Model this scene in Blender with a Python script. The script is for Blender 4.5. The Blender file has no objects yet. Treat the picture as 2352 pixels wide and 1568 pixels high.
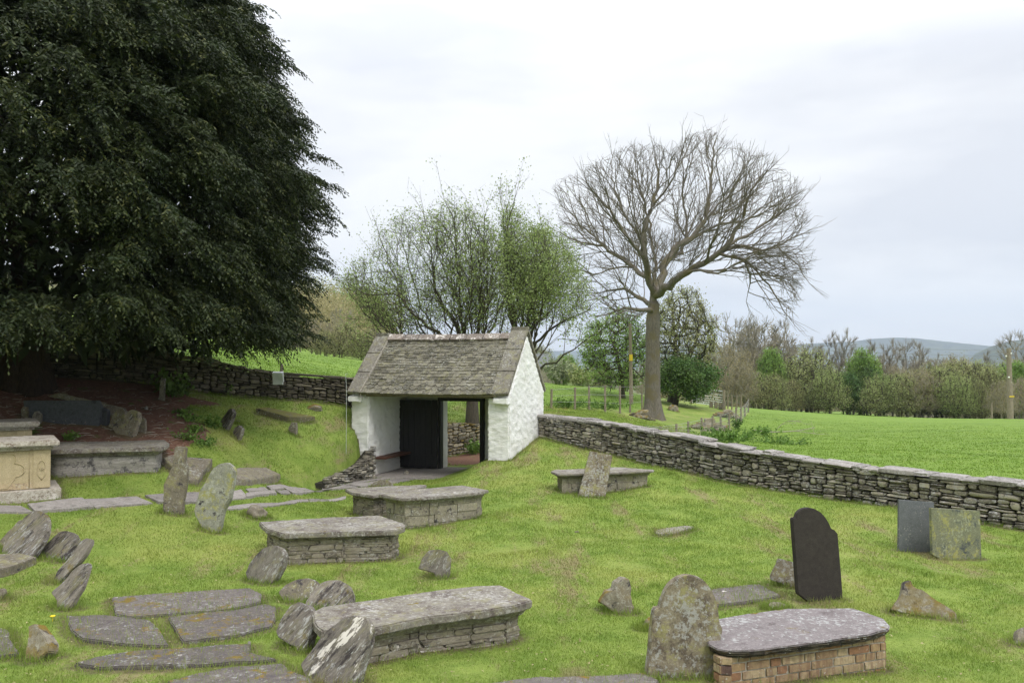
import bpy, bmesh, math, random
import numpy as np
from mathutils import Vector, Matrix, noise as mn
rng = np.random.default_rng(7); random.seed(7)
sc = bpy.context.scene
COL = sc.collection
PI = math.pi
# ---------------------------------------------------------------- camera
F, CX, CY, HY, CAMZ = 1900.0, 1176.0, 784.0, 830.0, 3.0      # picture units: 2352 x 1568
PH = math.atan((HY - CY) / F)
cam = bpy.data.cameras.new('camera'); cob = bpy.data.objects.new('camera', cam); COL.objects.link(cob)
cam.sensor_width = 36; cam.lens = 36 * F / 2352; cam.clip_start = .1; cam.clip_end = 20000
cob.location = (0, 0, CAMZ); cob.rotation_euler = (PI / 2 + PH, 0, 0); sc.camera = cob
CAMP = np.array([0, 0, CAMZ])
def ray(px, py):
    a = (px - CX) / F; v = -(py - CY) / F
    return np.array([a, math.cos(PH) - math.sin(PH) * v, math.sin(PH) + math.cos(PH) * v])
def P(px, py, d):
    r = ray(px, py); return CAMP + r * (d / r[1])
def proj(p):
    X, Y, Z = p[0], p[1], p[2] - CAMZ
    f = math.cos(PH) * Y + math.sin(PH) * Z; u = -math.sin(PH) * Y + math.cos(PH) * Z
    return CX + F * X / f, CY - F * u / f
Z1 = lambda x, y: (x * .3385, 734.8 + y * .3385)
Z2 = lambda x, y: (734.8 + x * .2929, 704.3 + y * .2929)
Z3 = lambda x, y: (x * .3385, 1102.3 + y * .3385)
Z4 = lambda x, y: (551.1 + x * .3385, 1071.7 + y * .3385)
Z5 = lambda x, y: (1347.3 + x * .4271, 1102.3 + y * .4271)
Z6 = lambda x, y: (1224.8 + x * .4792, 612.4 + y * .4792)
Z7 = lambda x, y: (734.8 + x * .5208, 245 + y * .5208)
ID = lambda x, y: (x, y)
# ---------------------------------------------------------------- terrain heights, from points read off the photograph
cp = []
def c(px, py, d): cp.append(P(px, py, d))
for a in [(0,1568,6.3),(600,1568,6.35),(1176,1568,6.4),(1800,1568,6.4),(2352,1568,6.55),(0,1400,8.2),(400,1400,8.3),(900,1330,9.75),
 (1300,1330,9.8),(1600,1330,9.9),(2000,1330,10.05),(2352,1330,10.1),(0,1290,10),(300,1290,10.3),(600,1290,10.8),(930,1290,10.9),
 (0,1172,12.0),(375,1180,12.3),(200,1165,12.3),(490,1230,11.8),(700,1180,13.7),(1110,1185,14),(1400,1200,13.8),(1800,1200,14),(2255,1290,11.4),(2065,1262,11.85),
 (600,1130,16.7),(745,1118,18.4),(870,1099,20.3),(960,1092,20.9),(1115,1056,19.8),(1150,1075,19),(1010,1108,18.5),(1232,1004,22),(1300,1016,21.5),
 (1550,1076,19),(1700,1111,17.2),(2065,1166,15),(2352,1223,13.5),(1280,1120,17.1),(1390,1143,16.3),
 (835,1000,20.6),(808,985,21.2),(700,1092,18.3),(650,1100,17.3),(775,1050,19.3),(640,1000,19),(540,1005,17.5),(510,980,18.2),(670,1000,18.8),(640,925,21.4),
 (805,940,22),(440,897,20.4),(340,887,19.4),(260,880,19),(60,885,17.5),(0,900,16.7),(60,985,15.6),(300,1000,15.6),(210,975,16),(420,960,17.1),
 (385,1098,14.2),(120,1088,14.2),(120,1135,13),(0,1145,12.8),(250,1130,13.5),(430,1112,14.3),(640,1110,16.3),(500,1040,16),
 (640,858,24.5),(800,866,25),(400,805,24),(265,770,24),(640,840,30),(800,830,45),(640,805,46),(400,790,35),(265,772,34),(0,745,34),(0,690,70),(300,740,80),(640,799,62),
 (800,828,62),(1000,850,60),
 (1050,1048,24),(1050,1042,26.7),(1110,1040,27.4),(980,1052,26),(1000,972,28.5),(1120,968,28.5),(1060,950,31),(1240,952,24.5),(1300,957,27),(1260,935,34),(1265,882,56),(1400,890,54),(1300,938,35),(1495,958,38),
 (1400,957,31),(1480,976,31),(1600,1001,34),(1620,930,58),(1560,950,44),(1690,978,40),(1718,946,52),
 (1760,1000,36),(1900,1030,28),(2352,1092,19),(2000,1042,24),(2100,1000,36),(2000,962,62),(1730,937,84),(2352,961,66),(2352,1000,34)]: c(*a)
for a in [(0,0,1.4),(-3,3,1.25),(3,3,1.05),(0,4.5,.85),(6,6,.4),(-6,6,.8),(0,-10,2),(-12,2,2.2),(12,3,.4),(-15,12,3.3),(20,12,0),(30,25,-.6),
 (0,-60,6),(60,0,-3),(-60,0,12),(60,150,-6),(15,160,-4),(130,220,-12),(40,420,-14),(240,600,-24),(-60,110,6.5),(-20,110,4.0),(-100,100,12),(-12,110,4)]: cp.append(np.array(a, float))
for a in [(640,735,360),(560,700,420),(0,640,400),(760,775,330),(900,800,320),(1100,812,330),(1250,822,330),(640,806,100),(300,775,120),(800,822,110)]: c(*a)
for k in range(24):
    t = k / 24 * 2 * PI; cp.append(np.array([3500 * math.sin(t), 3500 * math.cos(t), -32 if math.sin(t) > -.3 else 30])); cp.append(np.array([9000 * math.sin(t), 9000 * math.cos(t), -60.]))
cp = np.array(cp)
def warp(xy):
    r = np.hypot(xy[:, 0], xy[:, 1]) + 1e-9; s = np.log1p(r / 6) / r
    return xy * s[:, None]
W_ = warp(cp[:, :2]); n_ = len(cp)
K_ = np.linalg.norm(W_[:, None] - W_[None], axis=2)
A_ = np.zeros((n_ + 3, n_ + 3)); A_[:n_, :n_] = K_ - 0.004 * np.eye(n_); A_[:n_, n_] = 1; A_[:n_, n_ + 1:] = W_; A_[n_:, :n_] = A_[:n_, n_:].T
S_ = np.linalg.solve(A_, np.r_[cp[:, 2], 0, 0, 0])
def sn(x, y, s, o=0):      # cheap smooth pseudo noise, -1..1
    return (np.sin(x * s + 1.7 * np.sin(y * s * .73 + o)) + np.sin(y * s * 1.13 + 1.9 * np.sin(x * s * .61 + 2 + o))) * .5
def H(x, y):
    x = np.atleast_1d(np.asarray(x, float)); y = np.atleast_1d(np.asarray(y, float)); out = np.empty(len(x))
    for i in range(0, len(x), 20000):
        w = warp(np.c_[x[i:i+20000], y[i:i+20000]])
        k = np.sqrt(((w[:, None] - W_[None]) ** 2).sum(2) + 1e-4)
        out[i:i+20000] = k @ S_[:n_] + S_[n_] + w @ S_[n_+1:]
    r = np.hypot(x, y); a = np.clip(r / 12, .3, 1)
    out += (sn(x, y, 2.1) * .018 + sn(x, y, 5.3, 3) * .01) * a
    # sunken level ground in front of and inside the gatehouse, cut into the bank
    sm = lambda a, b, q: (lambda t: t * t * (3 - 2 * t))(np.clip((q - a) / (b - a), 0, 1))
    m = (np.abs(x + 2) < 5) & (y > 17) & (y < 27.2)
    if m.any():
        X, Y = x[m], y[m]; e = (X + 3.62) * np.cos(.236) - (Y - 21) * np.sin(.236)      # distance right of the bank's edge
        e = np.where(Y > 21, (X + 3.68) * .9455 - (Y - 21.03) * .3256, e)
        w = sm(-.3, -.06, e) * (1 - sm(1.5, 3.3, e)) * sm(17.2, 18.3, Y) * (1 - sm(26.2, 27, Y))
        out[m] = out[m] * (1 - w) + np.minimum(out[m], .07 + (21 - Y).clip(0, 3) * .03) * w
    return out
def h1(x, y): return float(H([x], [y])[0])
def gp(px, py, dmin=2.0, dmax=3000):
    r = ray(px, py); ts = np.geomspace(dmin, dmax, 700); pts = CAMP[None] + r[None] * ts[:, None]
    below = pts[:, 2] < H(pts[:, 0], pts[:, 1]); i = int(np.argmax(below))
    if not below.any(): return pts[-1]
    lo, hi = ts[max(i - 1, 0)], ts[i]
    tt = np.linspace(lo, hi, 40); pts = CAMP[None] + r[None] * tt[:, None]; b = pts[:, 2] < H(pts[:, 0], pts[:, 1]); j = int(np.argmax(b))
    p = pts[j].copy(); p[2] = h1(p[0], p[1]); return p
def inpoly(x, y, poly):
    ins = np.zeros(len(x), bool); n = len(poly)
    for i in range(n):
        x1, y1 = poly[i][:2]; x2, y2 = poly[(i + 1) % n][:2]
        cnd = ((y1 > y) != (y2 > y)) & (x < (x2 - x1) * (y - y1) / (y2 - y1 + 1e-12) + x1); ins ^= cnd
    return ins
# ---------------------------------------------------------------- mesh helpers
def tag(o, label=None, cat=None, group=None, kind=None):
    if label: o['label'] = label
    if cat: o['category'] = cat
    if group: o['group'] = group
    if kind: o['kind'] = kind
    return o
def empty(name, loc, label, cat, group=None):
    o = bpy.data.objects.new(name, None); COL.objects.link(o); o.location = tuple(loc); o.empty_display_size = .2
    return tag(o, label, cat, group)
def link(name, me, loc=(0, 0, 0), parent=None):
    o = bpy.data.objects.new(name, me); COL.objects.link(o); o.location = tuple(loc)
    if parent: o.parent = parent; o.location = (0, 0, 0)
    return o
class MB:
    def __init__(s): s.v = []; s.f = []; s.r = []
    def add(s, vs, fs, r=0.5):
        n = len(s.v); s.v.extend([tuple(v) for v in vs]); s.f.extend([tuple(i + n for i in f) for f in fs]); s.r.extend([r] * len(vs))
    def box(s, c0, ax, r=.5, jit=0.):
        vs = []
        for i in (-1, 1):
            for j in (-1, 1):
                for k in (-1, 1):
                    vs.append(np.array(c0) + i * ax[0] + j * ax[1] + k * ax[2] + (rng.uniform(-jit, jit, 3) if jit else 0))
        s.add(vs, [(0,1,3,2),(4,6,7,5),(0,4,5,1),(2,3,7,6),(0,2,6,4),(1,5,7,3)], r)
    def tube(s, pts, rad, k=6, r=.5, cap=True):
        pts = [np.array(p, float) for p in pts]; n = len(pts); base = len(s.v)
        if not hasattr(rad, '__len__'): rad = [rad] * n
        for i in range(n):
            t = pts[min(i + 1, n - 1)] - pts[max(i - 1, 0)]; t = t / (np.linalg.norm(t) + 1e-9)
            a = np.cross(t, [0, 0, 1.]) if abs(t[2]) < .9 else np.cross(t, [1., 0, 0]); a /= np.linalg.norm(a); b = np.cross(t, a)
            for j in range(k):
                q = 2 * PI * j / k; s.v.append(tuple(pts[i] + rad[i] * (math.cos(q) * a + math.sin(q) * b))); s.r.append(r)
        for i in range(n - 1):
            for j in range(k):
                s.f.append((base + i*k + j, base + i*k + (j+1) % k, base + (i+1)*k + (j+1) % k, base + (i+1)*k + j))
        if cap: s.f.append(tuple(base + j for j in range(k))[::-1]); s.f.append(tuple(base + (n-1)*k + j for j in range(k)))
    def rock(s, c0, ax, r=.5, jit=.12, rd=.85):
        vs = []
        for p in RK_V:
            nz = sum(1 for q in p if q); sc_ = 1 if nz == 1 else ((1 + rd) / 2 if nz == 2 else rd)
            q = np.array(p, float) * sc_ + rng.uniform(-jit, jit, 3)
            vs.append(np.array(c0) + q[0] * ax[0] + q[1] * ax[1] + q[2] * ax[2])
        s.add(vs, RK_F, r)
    def prism(s, poly, z0, z1, r=.5):      # poly: xy points, z0/z1 scalars or lists
        n = len(poly); g = lambda z, i: z[i] if hasattr(z, '__len__') else z
        vs = [(p[0], p[1], g(z0, i)) for i, p in enumerate(poly)] + [(p[0], p[1], g(z1, i)) for i, p in enumerate(poly)]
        s.add(vs, [tuple(range(n))[::-1], tuple(range(n, 2*n))] + [(i, (i+1) % n, n + (i+1) % n, n + i) for i in range(n)], r)
    def build(s, name, mat, origin=(0, 0, 0), parent=None, smooth=False, sharp=None):
        me = bpy.data.meshes.new(name); o3 = np.array(origin, float)
        v = np.array(s.v, float) - o3
        me.from_pydata([tuple(p) for p in v], [], s.f)
        at = me.attributes.new('rnd', 'FLOAT', 'POINT'); at.data.foreach_set('value', np.array(s.r, np.float32))
        me.materials.append(mat)
        bm = bmesh.new(); bm.from_mesh(me); bmesh.ops.recalc_face_normals(bm, faces=bm.faces); bm.to_mesh(me); bm.free()
        if smooth: me.shade_smooth()
        if smooth and sharp: me.set_sharp_from_angle(angle=math.radians(sharp))
        return link(name, me, origin, parent)
RK_V = [(i, j, k) for i in (-1, 0, 1) for j in (-1, 0, 1) for k in (-1, 0, 1) if (i, j, k) != (0, 0, 0)]
_ix = {p: i for i, p in enumerate(RK_V)}
RK_F = []
for ax_ in range(3):
    for sg in (-1, 1):
        for a_ in (-1, 0):
            for b_ in (-1, 0):
                q = []
                for (da, db) in ((0, 0), (1, 0), (1, 1), (0, 1)):
                    p = [0, 0, 0]; p[ax_] = sg; p[(ax_ + 1) % 3] = a_ + da; p[(ax_ + 2) % 3] = b_ + db; q.append(_ix[tuple(p)])
                RK_F.append(tuple(q if sg > 0 else q[::-1]))
def gridcut(bm, step, axes, lo, hi):
    for ax in axes:
        a = Vector(ax).normalized()
        ds = [v.co.dot(a) for v in bm.verts]; m0, m1 = min(ds), max(ds); n = int((m1 - m0) / step)
        for i in range(1, n + 1):
            dd = m0 + (m1 - m0) * i / (n + 1)
            bmesh.ops.bisect_plane(bm, geom=bm.verts[:] + bm.edges[:] + bm.faces[:], plane_co=a * dd, plane_no=a, dist=1e-5)
def rough_solid(name, pts_front, pts_back, mat, step=.05, amp=.01, freq=4., stretch=(1, 1, 1), bevel=.01, axes=None, origin=None, parent=None, rnd=.5, sharp=50, oct2=.4, seed=0):
    """closed solid between two matching outlines, cut to a fine grid and roughened with 3D noise"""
    bm = bmesh.new(); n = len(pts_front)
    a = [bm.verts.new(tuple(p)) for p in pts_front]; b = [bm.verts.new(tuple(p)) for p in pts_back]
    bm.faces.new(a); bm.faces.new(b[::-1])
    for i in range(n): bm.faces.new((a[i], b[i], b[(i+1) % n], a[(i+1) % n]))
    bmesh.ops.recalc_face_normals(bm, faces=bm.faces)
    if bevel: bmesh.ops.bevel(bm, geom=bm.edges[:], offset=bevel, segments=2, affect='EDGES', clamp_overlap=True)
    pf = np.array(pts_front); nrm = np.cross(pf[1] - pf[0], pf[-1] - pf[0])
    e = pf - pf.mean(0); _, _, vt = np.linalg.svd(e)
    axes = axes or [vt[0], vt[1]]
    gridcut(bm, step, axes, None, None)
    bmesh.ops.triangulate(bm, faces=[f for f in bm.faces if len(f.verts) > 4])
    bmesh.ops.remove_doubles(bm, verts=bm.verts, dist=1e-4)
    so = Vector((seed * 3.1, seed * 1.7, seed * .9))
    for v in bm.verts:
        q = Vector((v.co.x * stretch[0], v.co.y * stretch[1], v.co.z * stretch[2]))
        d = mn.noise_vector(q * freq + so) * amp + mn.noise_vector(q * freq * 3.1 + so) * amp * oct2
        v.co += d
    me = bpy.data.meshes.new(name); o3 = Vector(tuple(origin) if origin is not None else tuple(np.mean(pts_front, axis=0)))
    bmesh.ops.translate(bm, vec=-o3, verts=bm.verts); bm.to_mesh(me); bm.free()
    at = me.attributes.new('rnd', 'FLOAT', 'POINT'); at.data.foreach_set('value', np.full(len(me.vertices), rnd, np.float32))
    me.materials.append(mat); me.shade_smooth(); me.set_sharp_from_angle(angle=math.radians(sharp))
    return link(name, me, o3, parent)
def smooth_poly(poly, it=1):      # Chaikin corner cutting
    for _ in range(it):
        q = []; n = len(poly)
        for i in range(n):
            a = np.array(poly[i]); b = np.array(poly[(i+1) % n]); q += [a * .75 + b * .25, a * .25 + b * .75]
        poly = q
    return poly
# ---------------------------------------------------------------- materials
class NT:
    def __init__(s, name, world=False):
        if world: s.m = bpy.data.worlds.new('World'); sc.world = s.m
        else: s.m = bpy.data.materials.new(name)
        s.m.use_nodes = True; s.t = s.m.node_tree; s.t.nodes.clear()
    def n(s, typ, ins=None, **kw):
        x = s.t.nodes.new(typ)
        for k, v in kw.items(): setattr(x, k, v)
        for k, v in (ins or {}).items():
            if isinstance(v, bpy.types.NodeSocket): s.t.links.new(v, x.inputs[k])
            else: x.inputs[k].default_value = v
        return x
    def noise(s, vec, scale, detail=5, rough=.6, dist=0.):
        return s.n('ShaderNodeTexNoise', {'Vector': vec, 'Scale': scale, 'Detail': detail, 'Roughness': rough, 'Distortion': dist}).outputs['Fac']
    def map(s, vec, sc3, rot=0.): return s.n('ShaderNodeMapping', {'Vector': vec, 'Scale': sc3, 'Rotation': (0, math.radians(rot), 0)}).outputs[0]
    def step(s, x, a, b, c0=0., c1=1.):
        return s.n('ShaderNodeMapRange', {'Value': x, 'From Min': a, 'From Max': b, 'To Min': c0, 'To Max': c1}, clamp=True).outputs[0]
    def mix(s, f, a, b, mode='MIX'):
        x = s.n('ShaderNodeMix', data_type='RGBA', blend_type=mode)
        for i, v in ((0, f), (6, a), (7, b)):
            if isinstance(v, bpy.types.NodeSocket): s.t.links.new(v, x.inputs[i])
            else: x.inputs[i].default_value = (*v, 1) if (i and len(v) == 3) else v
        return x.outputs[2]
    def math(s, op, a, b=0.):
        return s.n('ShaderNodeMath', {0: a, 1: b}, operation=op).outputs[0]
    def hsv(s, col, h=.5, sat=1., v=1.): return s.n('ShaderNodeHueSaturation', {'Hue': h, 'Saturation': sat, 'Value': v, 'Color': col}).outputs[0]
    def pos(s): return s.n('ShaderNodeNewGeometry').outputs['Position']
    def attr(s, nm='rnd'): return s.n('ShaderNodeAttribute', attribute_name=nm).outputs['Fac']
    def upness(s): return s.n('ShaderNodeSeparateXYZ', {0: s.n('ShaderNodeNewGeometry').outputs['Normal']}).outputs[2]
    def out(s, col, rough=.9, bump=None, bstr=.5, bdist=.01, spec=.3, metal=0., trans=None):
        b = s.n('ShaderNodeBsdfPrincipled', {'Roughness': rough, 'Specular IOR Level': spec, 'Metallic': metal})
        if isinstance(col, bpy.types.NodeSocket): s.t.links.new(col, b.inputs['Base Color'])
        else: b.inputs['Base Color'].default_value = (*col, 1)
        if bump is not None: s.t.links.new(s.n('ShaderNodeBump', {'Height': bump, 'Strength': bstr, 'Distance': bdist}).outputs[0], b.inputs['Normal'])
        sh = b.outputs[0]
        if trans is not None:
            tr = s.n('ShaderNodeBsdfTranslucent'); s.t.links.new(col, tr.inputs[0]) if isinstance(col, bpy.types.NodeSocket) else setattr(tr.inputs[0], 'default_value', (*col, 1))
            sh = s.n('ShaderNodeMixShader', {0: trans, 1: sh, 2: tr.outputs[0]}).outputs[0]
        o = s.n('ShaderNodeOutputMaterial'); s.t.links.new(sh, o.inputs[0]); return s.m
def stone(name, c1, c2, lich=.3, lcol=(.5, .5, .46), moss=0., mcol=(.2, .15, .02), dark=.3, dcol=(.05, .045, .05), streak=(1, 1, 1), fine=60., rvar=.5, yl=0., wl=0., bs=.6, warm=None, rot=0.):
    t = NT(name); p = t.pos(); r = t.attr()
    ps = t.map(p, streak) if not rot else t.map(t.map(p, (1, 1, 1), rot), streak)
    off = t.n('ShaderNodeVectorMath', {0: ps if rot else p, 1: t.n('ShaderNodeCombineXYZ', {0: t.math('MULTIPLY', r, 37.), 1: t.math('MULTIPLY', r, 91.), 2: 0.}).outputs[0]}).outputs[0]
    big = t.noise(p, 3.2, 3); med = t.noise(ps, 16, 6, .65); fn = t.noise(ps, fine, 5, .7)
    col = t.mix(t.step(med, .35, .65), c1, c2)
    if warm: col = t.mix(t.step(r, .55, .8), col, warm)
    col = t.mix(t.step(t.math('ADD', t.math('MULTIPLY', t.noise(off, 5.5, 6, .75), .7), t.math('MULTIPLY', med, .3)), .6 - .13 * dark, .65 - .1 * dark), col, dcol) if dark else col
    col = t.hsv(col, v=t.step(fn, .25, .75, .62, 1.35))
    col = t.hsv(col, v=t.step(r, 0, 1, 1 - rvar, 1 + rvar))
    if yl: col = t.mix(t.math('MULTIPLY', t.step(t.noise(off, 7, 6, .75), .52, .6), yl), col, (.3, .29, .1))
    if lich:
        m = t.step(t.math('ADD', t.noise(off, 24, 5, .75), t.math('MULTIPLY', t.math('SUBTRACT', big, .5), .35)), .64 - .17 * lich, .67 - .14 * lich)
        col = t.mix(t.math('MULTIPLY', m, .8), col, t.mix(t.step(fn, .3, .7), lcol, tuple(x * .72 for x in lcol)))
        vo = t.n('ShaderNodeTexVoronoi', {'Vector': off, 'Scale': 13., 'Randomness': 1.}).outputs['Distance']
        sp = t.math('LESS_THAN', t.math('ADD', vo, t.math('MULTIPLY', t.math('SUBTRACT', fn, .5), .25)), .0 + .075 * lich)
        col = t.mix(t.math('MULTIPLY', sp, .85), col, tuple(min(x * 1.25, .75) for x in lcol))
    if wl: col = t.mix(t.step(t.noise(off, 5, 6, .7), .68 - .15 * wl, .71 - .15 * wl), col, (.62, .58, .54))
    if moss:
        m = t.math('MULTIPLY', t.step(t.noise(p, 4.5, 6, .75), .62 - .25 * moss, .68 - .25 * moss), t.step(t.upness(), .1, .6))
        col = t.mix(m, col, t.mix(t.step(fn, .3, .7), mcol, tuple(x * .45 for x in mcol)))
    hgt = t.math('ADD', t.math('MULTIPLY', med, .7), t.math('MULTIPLY', fn, .5))
    return t.out(col, .92, hgt, bs, .012)
M = {}
M['slate_lichen'] = stone('slate_lichen', (.14, .125, .105), (.22, .2, .17), lich=.45, lcol=(.39, .39, .36), dark=.6, dcol=(.08, .07, .065), streak=(.5, 1, 1.4), rot=60, yl=.3)
M['slate_streak'] = stone('slate_streaked', (.13, .115, .1), (.23, .205, .175), lich=.42, lcol=(.4, .4, .39), dark=.8, dcol=(.05, .042, .042), streak=(.35, .8, 1.5), yl=.2, wl=.0, moss=.15, rot=48)
M['slate_rim'] = stone('slate_white_rim', (.13, .112, .1), (.23, .21, .18), lich=.45, lcol=(.46, .46, .45), dark=.7, dcol=(.05, .042, .042), streak=(.35, .8, 1.5), yl=.2, wl=.66, moss=.1, rot=48)
M['slate_brown'] = stone('slate_brown', (.14, .12, .09), (.22, .195, .15), lich=.35, lcol=(.4, .4, .36), dark=.4, yl=.4)
M['headstone'] = stone('headstone_lichen', (.16, .135, .095), (.23, .2, .145), lich=.65, lcol=(.4, .4, .38), dark=.9, dcol=(.1, .08, .06), yl=.55)
M['yellow_stone'] = stone('headstone_yellow', (.22, .22, .17), (.3, .3, .25), lich=.6, lcol=(.42, .43, .36), dark=.3, yl=.9)
M['slab_flat'] = stone('ledger_slate', (.105, .09, .085), (.165, .145, .135), lich=.35, lcol=(.36, .36, .34), moss=.14, mcol=(.26, .17, .02), dark=.5, dcol=(.1, .085, .09), yl=.1, wl=.05)
M['slab_top'] = stone('slab_top', (.17, .155, .13), (.26, .24, .205), lich=.55, lcol=(.43, .42, .39), moss=.03, dark=.8, dcol=(.12, .1, .09), yl=.25, wl=.1)
M['slab_purple'] = stone('slab_purple', (.17, .15, .15), (.23, .205, .205), lich=.5, lcol=(.45, .46, .45), dark=.4, dcol=(.13, .11, .11), moss=.03)
M['slab_edge'] = stone('slab_edge_dark', (.05, .045, .035), (.11, .095, .07), lich=.25, dark=.8, dcol=(.02, .018, .015), moss=.45, mcol=(.2, .11, .02), streak=(.3, .3, 4))
M['tomb_stone'] = stone('tomb_rubble', (.19, .165, .125), (.29, .26, .21), lich=.45, lcol=(.42, .41, .37), dark=.6, dcol=(.08, .07, .06), streak=(.5, .5, 3.), rvar=.18, wl=.25, yl=.15)
M['tomb_block'] = stone('tomb_blocks', (.2, .18, .135), (.3, .275, .21), lich=.3, dark=.5, rvar=.18, yl=.2)
M['tomb_schist'] = stone('tomb_schist', (.2, .185, .165), (.36, .34, .31), lich=.3, lcol=(.45, .43, .4), dark=.6, dcol=(.09, .085, .085), streak=(.35, .35, 3.2), bs=.9)
M['wall_stone'] = stone('drystone', (.155, .138, .108), (.3, .27, .22), lich=.55, lcol=(.46, .46, .44), dark=.6, dcol=(.06, .055, .045), streak=(.6, .6, 2), rvar=.6, yl=.15, wl=.08, warm=(.25, .225, .18))
M['wall_left'] = stone('drystone_shaded', (.08, .07, .053), (.145, .128, .097), lich=.12, lcol=(.28, .27, .23), dark=.5, dcol=(.05, .045, .035), streak=(.6, .6, 2), rvar=.5, yl=.15)  # darker copy of drystone, shade under the yew put into its colour
M['wall_core'] = stone('wall_core', (.03, .027, .022), (.05, .045, .035), lich=0, dark=0)
M['coping'] = stone('wall_coping', (.19, .175, .16), (.29, .27, .25), lich=.6, lcol=(.5, .49, .47), dark=.35, dcol=(.12, .11, .1), wl=.25, rvar=.25)
M['path'] = stone('path_slate', (.21, .19, .175), (.31, .285, .265), lich=.15, lcol=(.44, .43, .43), dark=.4, dcol=(.12, .11, .1), rvar=.2, streak=(.7, 1.2, 1))
M['roof_slate'] = stone('roof_slate', (.105, .1, .075), (.195, .18, .138), lich=.36, lcol=(.4, .4, .36), dark=.5, dcol=(.06, .055, .045), rvar=.45, yl=.25, fine=45)
M['roof_coping'] = stone('roof_coping', (.15, .138, .11), (.235, .218, .18), lich=.45, lcol=(.42, .42, .39), dark=.5, dcol=(.07, .065, .06), yl=.3)
M['ridge'] = stone('ridge_tile', (.18, .145, .12), (.27, .235, .2), lich=.5, lcol=(.55, .53, .5), dark=.3, wl=.75)
M['gold'] = stone('ashlar_yellow', (.4, .33, .2), (.47, .39, .25), lich=0, dark=0, fine=90, bs=.2, rvar=.2)
M['gold_low'] = stone('ashlar_weathered', (.42, .33, .2), (.45, .36, .24), lich=.35, lcol=(.5, .48, .4), dark=.7, dcol=(.2, .15, .11), bs=.35, rvar=.2)
M['gold_cap'] = stone('ashlar_cap', (.33, .29, .24), (.44, .4, .34), lich=.8, lcol=(.62, .58, .52), dark=.6, dcol=(.17, .13, .1), wl=.5)
M['black_slate'] = stone('black_slate', (.035, .03, .027), (.05, .043, .038), lich=0, dark=0, fine=100, bs=.12, rvar=.1)
M['grey_slate'] = stone('grey_slate', (.115, .125, .13), (.15, .158, .165), lich=.22, lcol=(.38, .38, .34), dark=.0, bs=.15, fine=80)
M['green_slate'] = stone('green_slate', (.2, .21, .14), (.27, .28, .18), lich=.35, lcol=(.36, .38, .26), dark=.6, dcol=(.1, .11, .11), yl=1., bs=.2)
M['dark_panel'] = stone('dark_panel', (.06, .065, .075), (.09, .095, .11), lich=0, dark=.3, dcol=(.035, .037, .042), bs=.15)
M['mossy'] = stone('mossy_stone', (.17, .15, .11), (.26, .235, .18), lich=.4, lcol=(.4, .39, .33), moss=.65, mcol=(.24, .17, .03), dark=.5)
M['slab_mossy'] = stone('ledger_mossy', (.105, .09, .085), (.165, .145, .135), lich=.35, lcol=(.36, .36, .34), moss=.25, mcol=(.22, .155, .03), dark=.5, dcol=(.1, .085, .09), yl=.1, wl=.1)
M['moss_slab'] = stone('moss_slab', (.13, .12, .07), (.19, .17, .1), lich=.1, moss=.8, mcol=(.2, .19, .05), dark=.2)
def simple(name, c1, c2, scale=8., rough=.7, spec=.3, metal=0., sc3=(1, 1, 1), bs=.3):
    t = NT(name); n1 = t.noise(t.map(t.pos(), sc3), scale, 5); col = t.mix(t.step(n1, .35, .65), c1, c2)
    return t.out(col, rough, n1, bs, .01, spec, metal)
M['black_door'] = simple('black_paint', (.009, .009, .011), (.024, .023, .024), 10, .6, sc3=(6, 6, .5))
M['bench'] = simple('bench_wood', (.06, .028, .02), (.1, .045, .03), 6, .6, sc3=(2, 2, 8))
M['post'] = simple('weathered_post', (.17, .14, .1), (.3, .26, .2), 9, .9, sc3=(5, 5, .6))
M['wire'] = simple('wire', (.3, .3, .3), (.42, .42, .42), 5, .5, metal=.4)
M['galv'] = simple('galvanised', (.5, .53, .53), (.62, .65, .65), 6, .4, metal=.3)
M['glass'] = simple('lamp_glass', (.42, .46, .46), (.62, .65, .64), 3, .15, spec=.8)
M['white_plastic'] = simple('white_plastic', (.7, .7, .68), (.78, .78, .76), 5, .5)
M['yellow_sign'] = simple('yellow_plate', (.7, .5, .03), (.75, .55, .05), 5, .5)
M['flower'] = simple('yellow_petals', (.75, .55, .02), (.8, .62, .03), 30, .6)
M['red'] = simple('red_flower', (.5, .05, .02), (.6, .08, .03), 30, .6)
def bark(name, a, b, lich=None):
    t = NT(name); p = t.map(t.pos(), (6, 6, 1.5)); n1 = t.noise(p, 4, 6, .7); n2 = t.noise(t.pos(), 2., 4)
    col = t.mix(t.step(n1, .35, .65), a, b)
    if lich: col = t.mix(t.step(n2, .5, .62), col, lich)
    return t.out(col, .95, n1, .8, .03)
M['bark_ash'] = bark('ash_bark', (.1, .088, .07), (.19, .17, .14), (.14, .12, .07))
M['bark_brown'] = bark('brown_bark', (.05, .045, .035), (.1, .085, .06), (.08, .08, .04))
M['bark_grey'] = bark('grey_bark', (.2, .185, .14), (.32, .295, .23))
M['bark_yew'] = bark('yew_bark', (.03, .022, .018), (.06, .042, .032))
M['deadwood'] = bark('dead_wood', (.3, .26, .2), (.42, .38, .32))
def leafm(name, cols, trans=.35, scale=.9, hv=.25):
    t = NT(name); r = t.attr(); n1 = t.noise(t.pos(), scale, 3)
    col = t.mix(t.step(n1, .38, .62), cols[0], cols[1])
    if len(cols) > 2: col = t.mix(t.step(r, .7, .95), col, cols[2])
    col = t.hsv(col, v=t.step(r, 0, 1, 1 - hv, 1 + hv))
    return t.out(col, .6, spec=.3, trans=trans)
M['leaf_yew'] = leafm('yew_foliage', [(.026, .041, .016), (.04, .054, .018), (.075, .08, .026)], .15, 1.6, .55)
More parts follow.
